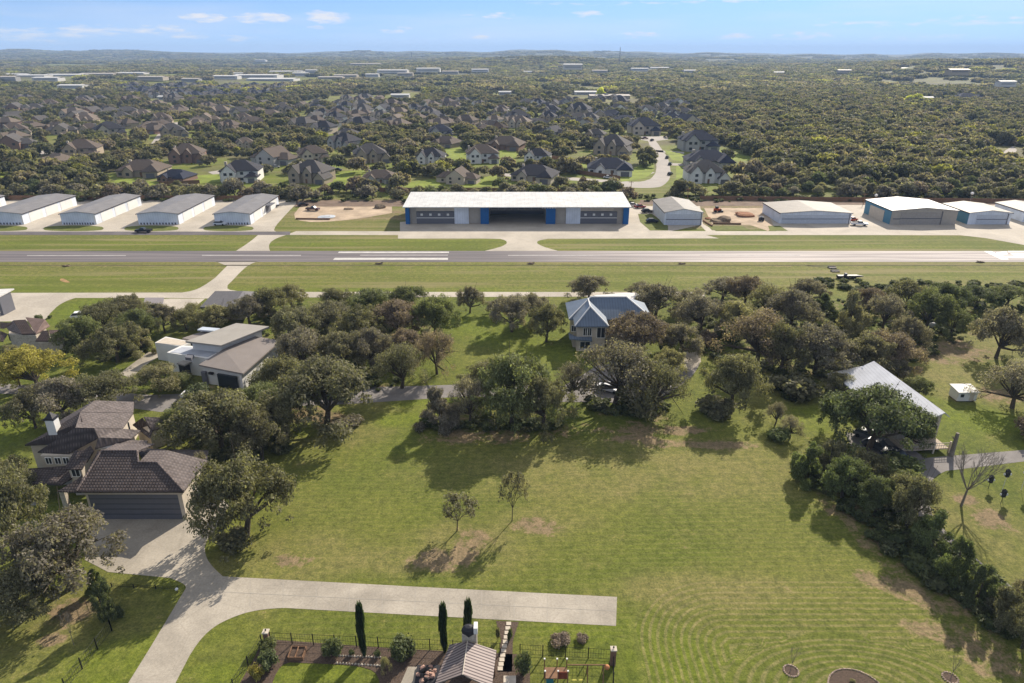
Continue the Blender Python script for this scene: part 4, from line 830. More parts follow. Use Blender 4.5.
HP = [suburban(i) for i in range(4)]; HUSED = set()
HOUSES = []     # footprints kept free of trees
def put_house(x, y, W, style, roof, wall, rz, label, group=None):
    HOUSES.append((x, y, W*.62)); s = W/18.
    cols = {'roof': SHING[roof], 'wall': WALL[wall], 'chimney': WALL[wall], 'garage_door': (.1, .1, .1)}
    if style not in HUSED and False: pass
    o = dup(HP[style], (x, y, float(terrain_z(x, y))), rz, label, group, (s, s, s*.86), cols)
    return o
NH = [ # px, base py, px width, style, roof, wall, rotation deg, label
 (11,150,34,3,'grey','brick',20,'grey-roofed brick house at the left edge, behind the hangars among oaks'),
 (81,158,36,0,'brown','stone',15,'brown-roofed two-storey stone house behind the leftmost hangars, right of the pale driveway'),
 (52,165,30,1,'tan','cream',-20,'low tan-roofed house nearest the pale curved driveway at far left'),
 (142,177,44,1,'brown','stone',5,'wide low brown-roofed house directly behind the third row hangar'),
 (174,182,32,1,'navy','brick',-5,'navy-roofed brick house touching the treeline left of the two-storey white one'),
 (188,163,36,2,'brown','brick',12,'brown-roofed brick house with steep gables above the navy-roofed one'),
 (112,137,30,0,'dark','cream',35,'dark-roofed cream house deep in the trees, upper left'),
 (175,137,26,2,'grey','stone',25,'grey-roofed stone house inside the curve of the pale upper-left street'),
 (66,139,14,0,'tan','white',20,'small white house with tan roof showing through the trees at upper left'),
 (240,182,42,0,'dark','white',8,'two-storey white house with dark roof right behind the open-doored hangar'),
 (268,165,38,3,'brown','grey',-18,'long low mauve-brown roofed house up the street from the white two-storey'),
 (247,148,20,2,'tan','cream',20,'cream house with tall tan roof above the mauve-brown one'),
 (308,183,42,2,'grey','stone',-12,'steep-gabled grey-roofed stone house left of the dirt lot'),
 (315,162,32,0,'brown','cream',25,'brown-roofed cream house close behind the steep-gabled stone one'),
 (201,126,22,1,'tan','brick',30,'tan-roofed brick house alone in the trees above the curved street'),
 (298,130,26,0,'grey','stone',-25,'grey roof half hidden in brown bare trees, left of centre'),
 (340,149,30,2,'dark','grey',-28,'dark steep roofs with pale ridge lines above the left lawns'),
 (381,183,34,1,'brown','grey',4,'plain brown hip-roofed house behind the left end of the biggest hangar'),
 (373,163,36,2,'grey','stone',14,'multi-gabled stone house above the plain brown hip roof'),
 (431,164,30,2,'dark','white',-6,'dark-roofed house with white front gable and twin garage doors'),
 (483,163,36,0,'brown','white',6,'big white house with brown roof and arched front, centre'),
 (456,184,34,3,'brown','cream',-12,'cream stone house with brown crossing gables right behind the biggest hangar roof'),
 (441,138,26,0,'navy','grey',8,'navy-roofed house above the white twin-garage one'),
 (444,147,28,1,'brown','stone',-25,'low brown roof squeezed between navy roof and white twin-garage house'),
 (396,130,22,2,'tan','brick',-30,'tan and brick gables in the trees above the multi-gabled stone house'),
 (496,132,24,3,'brown','brick',25,'brick-walled brown-gabled house above the big white centre house'),
 (505,150,36,1,'brown','brick',-14,'low wide brown roof behind the right shoulder of the big white house'),
 (534,182,44,1,'dark','cream',-16,'grey-black hip roofed house behind the middle of the biggest hangar'),
 (536,163,28,0,'dark','white',-14,'dark-roofed white house between the two green lawns'),
 (612,175,44,1,'navy','white',-6,'long white house with navy hip roof on the street corner'),
 (611,155,38,2,'grey','stone',-22,'grey steep roof and stone walls above the navy corner house'),
 (645,135,34,0,'navy','cream',0,'navy-roofed house at the head of the pale street'),
 (550,137,24,3,'dark','grey',-30,'dark roof with white ridge line amid trees, centre right'),
 (520,123,26,0,'dark','grey',20,'dark roof at the top of the centre neighbourhood, left of the tan clearing'),
 (578,116,26,2,'dark','stone',-20,'dark steep roof right of the tan clearing'),
 (700,151,40,0,'navy','grey',0,'large navy roof on the right side of the pale street, highest of three'),
 (712,168,46,1,'navy','grey',-6,'widest navy roof, middle of three right of the pale street'),
 (708,183,42,2,'grey','white',-4,'grey steep roof with pink-brown ridges nearest the trees right of the street'),
 (690,126,26,3,'navy','cream',20,'navy roof with pale gable just above the three right of the street'),
 (594,140,22,0,'grey','stone',-20,'small grey roof left of the head of the street'),
 (971,102,24,1,'navy','white',0,'isolated white house with navy roof in the right-hand woods'),
 (980,128,20,1,'tan','white',10,'pale-roofed house half buried in the right-hand woods'),
 (848,103,18,1,'dark','grey',0,'dark-roofed house left of the bright yellow trees'),
 (716,118,16,1,'tan','white',0,'small pale roof alone in the woods right of the navy roofs'),
]
for px, py, wpx, st, rc, wc, rot, lb in NH:
    p = g(px, py); put_house(p.x, p.y, wpx*mpp(p.y)*.98, st, rc, wc, math.radians(rot), lb)
hr = np.random.default_rng(11)
def cluster(n, poly, wr, roofs, walls, label, group, mind, rot=(-40, 40)):
    c = 0; tries = 0
    xs_ = [p[0] for p in poly]; ys_ = [p[1] for p in poly]
    while c < n and tries < 6000:
        tries += 1; px, py = hr.uniform(min(xs_), max(xs_)), hr.uniform(min(ys_), max(ys_)); ins = False
        for i in range(len(poly)):
            a, b = poly[i], poly[(i+1) % len(poly)]
            if (a[1] > py) != (b[1] > py) and px < (b[0]-a[0])*(py-a[1])/(b[1]-a[1])+a[0]: ins = not ins
        if not ins: continue
        p = g(px, py)
        if any((p.x-h[0])**2+(p.y-h[1])**2 < mind**2 for h in HOUSES): continue
        put_house(p.x, p.y, hr.uniform(*wr), int(hr.integers(0, 4)), roofs[int(hr.integers(0, len(roofs)))], walls[int(hr.integers(0, len(walls)))], math.radians(hr.uniform(*rot)), label, group); c += 1
cluster(84, [(120, 88), (280, 86), (285, 97), (190, 101), (125, 96)], (14, 19), ['navy', 'dark', 'grey'], ['white', 'cream', 'grey'], 'one of the tightly packed blue-grey roofs in the far left housing tract', 'packed roofs of the far left housing tract', 15, (-30, 10))
cluster(60, [(0, 100), (150, 96), (280, 105), (300, 128), (0, 146)], (16, 22), ['tan', 'brown', 'grey'], ['cream', 'stone', 'brick'], 'brown-toned roof scattered among the oaks at upper left', 'scattered brown roofs at upper left', 22)
cluster(62, [(285, 108), (330, 98), (480, 104), (520, 112), (520, 128), (420, 130), (330, 140), (290, 120)], (15, 20), ['grey', 'brown', 'dark', 'tan'], ['cream', 'stone', 'white'], 'slanting roof in the rows beyond the centre neighbourhood', 'slanting roofs beyond the centre neighbourhood', 19, (-40, -10))
cluster(40, [(525, 104), (600, 98), (690, 104), (690, 122), (640, 128), (560, 134), (525, 126)], (15, 21), ['navy', 'dark', 'grey'], ['white', 'stone', 'grey'], 'dark roof in the rows above the head of the pale street', 'dark roofs above the head of the pale street', 19, (-30, 20))
for p_ in HP:
    for c in list(p_.children_recursive): bpy.data.objects.remove(c)
    bpy.data.objects.remove(p_)
# far commercial buildings
FBH = []
FB = [(45,80,22,6,'white','small white roof just under the gap of the two leftmost far warehouses'),(150,79,22,6,'cream','cream warehouse right of the far industrial strip'),(225,78,22,5,'white','white low roof left of the distant shopping area'),(270,81,46,5,'white','longest white roof in front of the distant shopping area'),(330,79,24,5,'cream','cream low roof at the right of the distant shopping area'),
      (300,75,14,7,'white','small white shop left of the gabled hall'),(240,75,12,6,'white','small white shop at the left of the distant shopping area'),(372,76,12,5,'white','small white roof between shopping area and skyline block'),(405,75,14,5,'cream','low cream roof below the centre skyline'),(450,73,14,6,'grey','grey roof right of the white boxy building'),(480,71,14,5,'white','thin white roof above the small left fields'),(530,73,12,5,'white','small white roof under the centre hill'),
      (600,72,14,4,'cream','cream roof between tank-like building and mast'),(660,69,16,4,'white','thin white roof right of the mast'),(690,72,10,4,'white','tiny white roof far right of the mast'),(190,81,16,5,'grey','grey roof at the left end of the packed housing tract'),(15,76,20,6,'white','white roof behind the grey block-like building'),(780,74,10,4,'white','tiny white roof on the right-hand plain'),(845,72,10,5,'cream','cream house on the flank of the right ridge'),(905,70,9,5,'white','pale house on the top of the right ridge'),(960,73,9,5,'cream','small house on the right ridge near the edge'),
      (30,78,26,9,'white','long white warehouse roof at the far left skyline'),(62,77,32,8,'white','pale warehouse second from the left in the far industrial strip'),(96,76,30,8,'cream','pale warehouse in the middle of the far industrial strip'),(130,75,24,8,'white','pale warehouse at the right end of the far industrial strip'),
      (8,81,14,14,'grey','grey block-like building at the left edge of the far industrial strip'),(70,88,24,5,'white','low pale shed below the far industrial strip'),(205,73,16,9,'white','white box building right of the far industrial strip'),(255,77,40,6,'white','long white roof in the distant shopping area'),(285,73,30,6,'white','pale roof behind the long white one in the distant shopping area'),
      (311,73,10,16,'white','white gabled hall in the distant shopping area'),(345,77,22,6,'cream','cream roof right of the distant shopping area'),(392,72,24,6,'white','pale roof at centre left near the skyline'),(428,71,18,10,'white','white boxy building near the skyline'),(260,61,8,8,'white','single white roof on the far left plain'),(365,65,22,4,'cream','thin cream roof close under the centre skyline'),
      (573,68,9,10,'white','small white tank-like building under the right of centre skyline'),(640,70,14,6,'white','small pale building right of the radio mast'),(588,95,26,6,'white','white roofed school building beyond the neighbourhood'),(610,99,40,5,'cream','long tan building beyond the neighbourhood'),(505,95,12,5,'white','white flat roof left of the school building'),(400,98,18,4,'white','pale flat roof in the field at centre'),
      (1008,85,14,9,'white','white building by the far right wood edge'),(1002,71,12,6,'white','pale roof on the right-hand ridge'),(928,101,10,4,'white','white roof beside the bright yellow trees'),(735,65,10,6,'cream','pale house on the skyline right of centre'),(165,100,14,5,'white','white roof just below the packed housing tract')]
for px, py, wpx, hz, wc, lb in FB:
    p = g(px, py, 0); W = wpx*mpp(p.y); z = float(terrain_z(p.x, p.y)); p = g(px, py, z) if z < 45 else p
    T = thing('building', lb, 'building', (p.x, p.y, z)); hz = max(4., min(hz, 12)*.6)
    q = MB(); q.box(-W/2, W/2, 0, W*.5, -3, hz); q.build('wall', M_plain, T, tuple(v*.8 for v in WALL[wc]))
    q = MB(); q.slab([(-W/2-.6, -.6, hz+.25), (W/2+.6, -.6, hz+.25), (W/2+.6, W*.25, hz+1.6), (-W/2-.6, W*.25, hz+1.6)], .24); q.slab([(-W/2-.6, W*.25+.02, hz+1.6), (W/2+.6, W*.25+.02, hz+1.6), (W/2+.6, W*.5+.6, hz+.25), (-W/2-.6, W*.5+.6, hz+.25)], .24); q.build('roof', M_plain, T, (.55, .54, .52) if wc == 'white' else (.42, .38, .33))
    n = max(2, int(W/12)); q = MB()
    q.box(-W*.42, W*.42, -.12, 0, 1., 2.4)
    q.build('window_band', M_greydoor, T); HOUSES.append((p.x, p.y, W*.62)); FBH.append((p.x, p.y, W*.55))
# ------------------------------------------------------------------ foliage
def leafmat(name, objcol, trans=.45, low=False):
    m = bpy.data.materials.new(name); nt, p = nodes_of(m); N = nt.nodes; L = nt.links
    p.inputs['Roughness'].default_value = .7; p.inputs['Specular IOR Level'].default_value = .2
    at = N.new('ShaderNodeAttribute'); at.attribute_name = 'tone'
    oi = N.new('ShaderNodeObjectInfo')
    mr = N.new('ShaderNodeMapRange'); mr.inputs['To Min'].default_value = .50; mr.inputs['To Max'].default_value = 1.75; L.new(at.outputs['Fac'], mr.inputs['Value'])
    sc = N.new('ShaderNodeVectorMath'); sc.operation = 'SCALE'
    if objcol: L.new(oi.outputs['Color'], sc.inputs[0])
    else:
        cr = N.new('ShaderNodeValToRGB'); e = cr.color_ramp.elements; cr.color_ramp.interpolation = 'LINEAR'
        e[0].position = 0; e[0].color = (.095, .098, .052, 1); e[1].position = 1; e[1].color = (.25, .235, .09, 1)
        for ps, c in ((.2, (.130, .130, .074)), (.45, (.175, .162, .098)), (.66, (.205, .178, .118)), (.82, (.25, .208, .155)), (.93, (.19, .19, .085)), (.97, (.29, .28, .08))): q = e.new(ps); q.color = (*c, 1)
        if low:
            for e_, c in zip(list(e), [(.060, .078, .030), (.075, .092, .036), (.10, .115, .045), (.09, .10, .05), (.13, .135, .06), (.085, .105, .04), (.12, .12, .06), (.07, .085, .03)]): e_.color = (*c, 1)
        L.new(oi.outputs['Random'], cr.inputs['Fac']); L.new(cr.outputs['Color'], sc.inputs[0])
    L.new(mr.outputs[0], sc.inputs['Scale']); L.new(sc.outputs[0], p.inputs['Base Color'])
    tr = N.new('ShaderNodeBsdfTranslucent'); s2 = N.new('ShaderNodeVectorMath'); s2.operation = 'MULTIPLY'; L.new(sc.outputs[0], s2.inputs[0]); s2.inputs[1].default_value = (1.3, 1.35, .7); L.new(s2.outputs[0], tr.inputs['Color'])
    mx = N.new('ShaderNodeMixShader'); mx.inputs[0].default_value = trans; L.new(p.outputs[0], mx.inputs[1]); L.new(tr.outputs[0], mx.inputs[2]); L.new(mx.outputs[0], nt.nodes['Material Output'].inputs['Surface'])
    return m
M_leaf = leafmat('oak_leaves', True); M_leafwild = leafmat('wild_leaves', False); M_leaflow = leafmat('undergrowth_leaves', False, .45, True)
def leaf_cloud(centers, radii, n, size, rs, flat=.75, up=.35):
    """n leaf clumps (bent quads) spread over and inside lobes; returns verts(n*4,3), tone per vertex"""
    k = len(centers); wgt = radii[:, 0]**2; idx = rs.choice(k, n, p=wgt/wgt.sum())
    d = rs.normal(size=(n, 3)); d[:, 2] += up; d /= np.linalg.norm(d, axis=1)[:, None]
    rr = np.clip(1.0-np.abs(rs.normal(0, .25, n))+rs.normal(0, .17, n), .1, 1.6)
    c = centers[idx]+d*radii[idx]*rr[:, None]
    nrm = d*.55+rs.normal(size=(n, 3))*.5+np.array([.12, .2, .75]); nrm /= np.linalg.norm(nrm, axis=1)[:, None]
    t = np.cross(nrm, rs.normal(size=(n, 3))); t /= np.linalg.norm(t, axis=1)[:, None]; b = np.cross(nrm, t)
    s = size*rs.uniform(.55, 1.35, n)[:, None]
    v = np.stack([c-t*s-b*s*.55, c+t*s*.9-b*s*.5, c+t*s+b*s*.6, c-t*s*.8+b*s*.65], 1)
    v += rs.normal(0, 1, v.shape)*s[:, None]*.18
    tone = np.clip(rs.uniform(0, 1, k)[idx]*.4+rs.uniform(0, 1, n)**1.6*.75-.05, 0, 1)
    return v.reshape(-1, 3), np.repeat(tone, 4)
def quads_mesh(name, v, tone, m):
    n = len(v)//4; me = bpy.data.meshes.new(name); me.vertices.add(n*4); me.vertices.foreach_set('co', v.astype('f').ravel())
    me.loops.add(n*4); me.loops.foreach_set('vertex_index', np.arange(n*4, dtype='i')); me.polygons.add(n); me.polygons.foreach_set('loop_start', np.arange(0, n*4, 4, dtype='i')); me.polygons.foreach_set('loop_total', np.full(n, 4, 'i'))
    a = me.attributes.new('tone', 'FLOAT', 'POINT'); a.data.foreach_set('value', tone.astype('f')); me.materials.append(m); me.update(calc_edges=True); return me
# crowns are modelled 1 m in radius and 1 m tall (ground at 0), then scaled to the tree
def oak(seed, n, size, nlobe=38, thin=0., cols=None, m=M_leaf):
    rs = np.random.default_rng(seed); C = []; R = []
    for i in range(nlobe):
        a = rs.uniform(0, 2*PI); r = rs.uniform(0, 1)**.6*.82*(1+.16*math.sin(3*a+seed)+.1*math.sin(5*a+2*seed)); z = .17+.67*math.sqrt(max(0, 1-(r/1.0)**2))*rs.uniform(.80, 1.)+rs.normal(0, .04)
        if rs.uniform() < .45: z -= rs.uniform(.08, .38)*(.4+.6*r)
        z = max(z, .12)
        q = rs.uniform(.12, .26)*(1.15-.35*r)*math.sqrt(46/nlobe)*rs.choice([.7, 1., 1.35]); C.append((r*math.cos(a), r*math.sin(a), z)); R.append((q, q, q*.62))
    C = np.array(C); R = np.array(R); v, t = leaf_cloud(C, R, n, size, rs)
    tr = MB(); base = Vector((0, 0, -.01)); fork = Vector((rs.normal(0, .04), rs.normal(0, .04), .22)); tr.bar(base, fork, .060, 7, .042)
    tops = [i for i in np.argsort(-R[:, 0])[:11+int(thin*8)]]
    for i in tops:
        e = Vector(C[i]); mid = fork.lerp(e, .5)+Vector((rs.normal(0, .03), rs.normal(0, .03), rs.uniform(-.03, .05))); tr.bar(fork, mid, .026, 5, .017); tr.bar(mid, e, .017, 4, .006)
        for j in range(2):
            e2 = e+Vector(rs.normal(0, .16, 3)); tr.bar(mid, e2, .010, 3, .003)
    return tr.mesh('trunk', M_trunk), quads_mesh('crown', v, t, m)
def cedar(seed, n, size, m=M_leaf):
    rs = np.random.default_rng(seed); C = []; R = []
    for i in range(26):
        z = rs.uniform(.10, .93); rad = .88*(1-z)**.6; a = rs.uniform(0, 2*PI); r = rad*math.sqrt(rs.uniform(.1, 1)); q = rs.uniform(.17, .28)*(1.05-.45*z); C.append((r*math.cos(a), r*math.sin(a), z)); R.append((q, q, q*.62))
    C = np.array(C); R = np.array(R); v, t = leaf_cloud(C, R, n, size, rs, up=.5); tr = MB(); tr.bar((0, 0, -.01), (0, 0, .8), .04, 6, .012)
    for i in range(8): tr.bar((0, 0, .15+.08*i), C[i], .012, 4, .004)
    return tr.mesh('trunk', M_trunk), quads_mesh('crown', v, t, m)
def bush(seed, n, size, m=M_leaf):
    rs = np.random.default_rng(seed); C = []; R = []
    for i in range(12):
        a = rs.uniform(0, 2*PI); r = .6*math.sqrt(rs.uniform()); q = rs.uniform(.3, .45); C.append((r*math.cos(a), r*math.sin(a), .3+rs.uniform(0, .35))); R.append((q, q, q*.8))
    v, t = leaf_cloud(np.array(C), np.array(R), n, size, rs); tr = MB()
    for i in range(5): tr.bar((0, 0, 0), C[i], .03, 4, .01)
    return tr.mesh('stem', M_trunk), quads_mesh('foliage', v, t, m)
def cypress(seed, n, size):
    rs = np.random.default_rng(seed); C = np.array([(rs.normal(0, .12), rs.normal(0, .12), z) for z in np.linspace(.1, .93, 16)]); R = np.array([[.62*math.sin(PI*min(1, .25+.75*(1-z)))**.7+.12]*2+[.09] for z in C[:, 2]])
    v, t = leaf_cloud(C, R, n, size, rs, up=.2); v[:, 2] = v[:, 2]; tr = MB(); tr.bar((0, 0, 0), (0, 0, .8), .1, 5, .03); return tr.mesh('trunk', M_trunk), quads_mesh('crown', v, t, M_leaf)
def baretree(seed, depth=5, m=None, spread=.55, leafn=0):
    rs = np.random.default_rng(seed); tr = MB(); tips = []
    def grow(p, d, L_, r, k):
        e = p+d*L_; tr.bar(p, e, r*.6, 5 if k > 2 else 3, r*.42)
        if k == 0: tips.append(e); return
        for j in range(3):
            nd = (d+Vector(rs.normal(0, spread*.6, 3))+Vector((0, 0, .12))).normalized(); grow(e, nd, L_*rs.uniform(.55, .8), r*.6, k-1)
    p0 = Vector((.02, 0, .26)); tr.bar((0, 0, -.01), p0, .020, 6, .014); 
    for j in range(9): grow(p0, Vector((math.cos(j*2.4)*(.35+.06*j), math.sin(j*2.4)*(.35+.06*j), .8)).normalized(), .24, .012, depth-2)
    me = tr.mesh('branches', m or M_bare)
    if leafn:
        ids = rs.integers(0, len(tips), leafn); C = np.array([tips[i] for i in range(len(tips))]); v, t = leaf_cloud(C, np.full((len(tips), 3), .07), leafn, .022, rs); return me, quads_mesh('crown', v, t, M_leaf)
    return me, None
# tints are leaf base colours
TI = {k_: tuple(q_*f_ for q_, f_ in zip(v_, (1.36, 1.32, 1.55))) for k_, v_ in {'olive': (.118, .116, .058), 'oak': (.130, .124, .070), 'grey': (.148, .136, .092), 'green': (.108, .122, .048), 'dark': (.080, .096, .040), 'yellow': (.225, .205, .050), 'brownish': (.150, .122, .082), 'light': (.180, .172, .085), 'cedar': (.100, .124, .044), 'lime': (.36, .38, .05)}.items()}
OAKS = [oak(100+i, 16000, .0165, 105) for i in range(6)]; SPARSE = [oak(200+i, 7500, .0155, 70, 1.) for i in range(3)]
CEDS = [cedar(300+i, 13000, .022) for i in range(4)]; BUSH = [bush(400+i, 2200, .065) for i in range(3)]; CYP = cypress(500, 4200, .10)
ti = [0]
def tree(px, py, wpx, hpx, kind, tint, label, group=None, protos=None):
    p = g(px, py); m_ = mpp(p.y); R = wpx*m_/2; dist = math.hypot(p.y, H); sphi, cphi = H/dist, p.y/dist
    Hh = top_z(p.y+R*.45, py-hpx); Hh = max(Hh, R*.8)
    ti[0] += 1; pr = protos or {'oak': OAKS, 'sparse': SPARSE, 'cedar': CEDS, 'bush': BUSH}[kind]; tm, cm = pr[ti[0] % len(pr)]
    nm = {'oak': 'oak_tree', 'sparse': 'oak_tree', 'cedar': 'cedar_tree', 'bush': 'shrub'}[kind]; cat = 'shrub' if kind == 'bush' else 'tree'
    T = thing(nm, label, cat, p, random.uniform(0, 6.28), group); T.scale = (R*1.08, R*1.08, Hh*1.06)
    place('stem' if kind == 'bush' else 'trunk', tm, T); c = TI[tint] if isinstance(tint, str) else tint; f = random.uniform(.9, 1.12)
    place('foliage' if kind == 'bush' else 'crown', cm, T, tuple(v*f for v in c)); return T
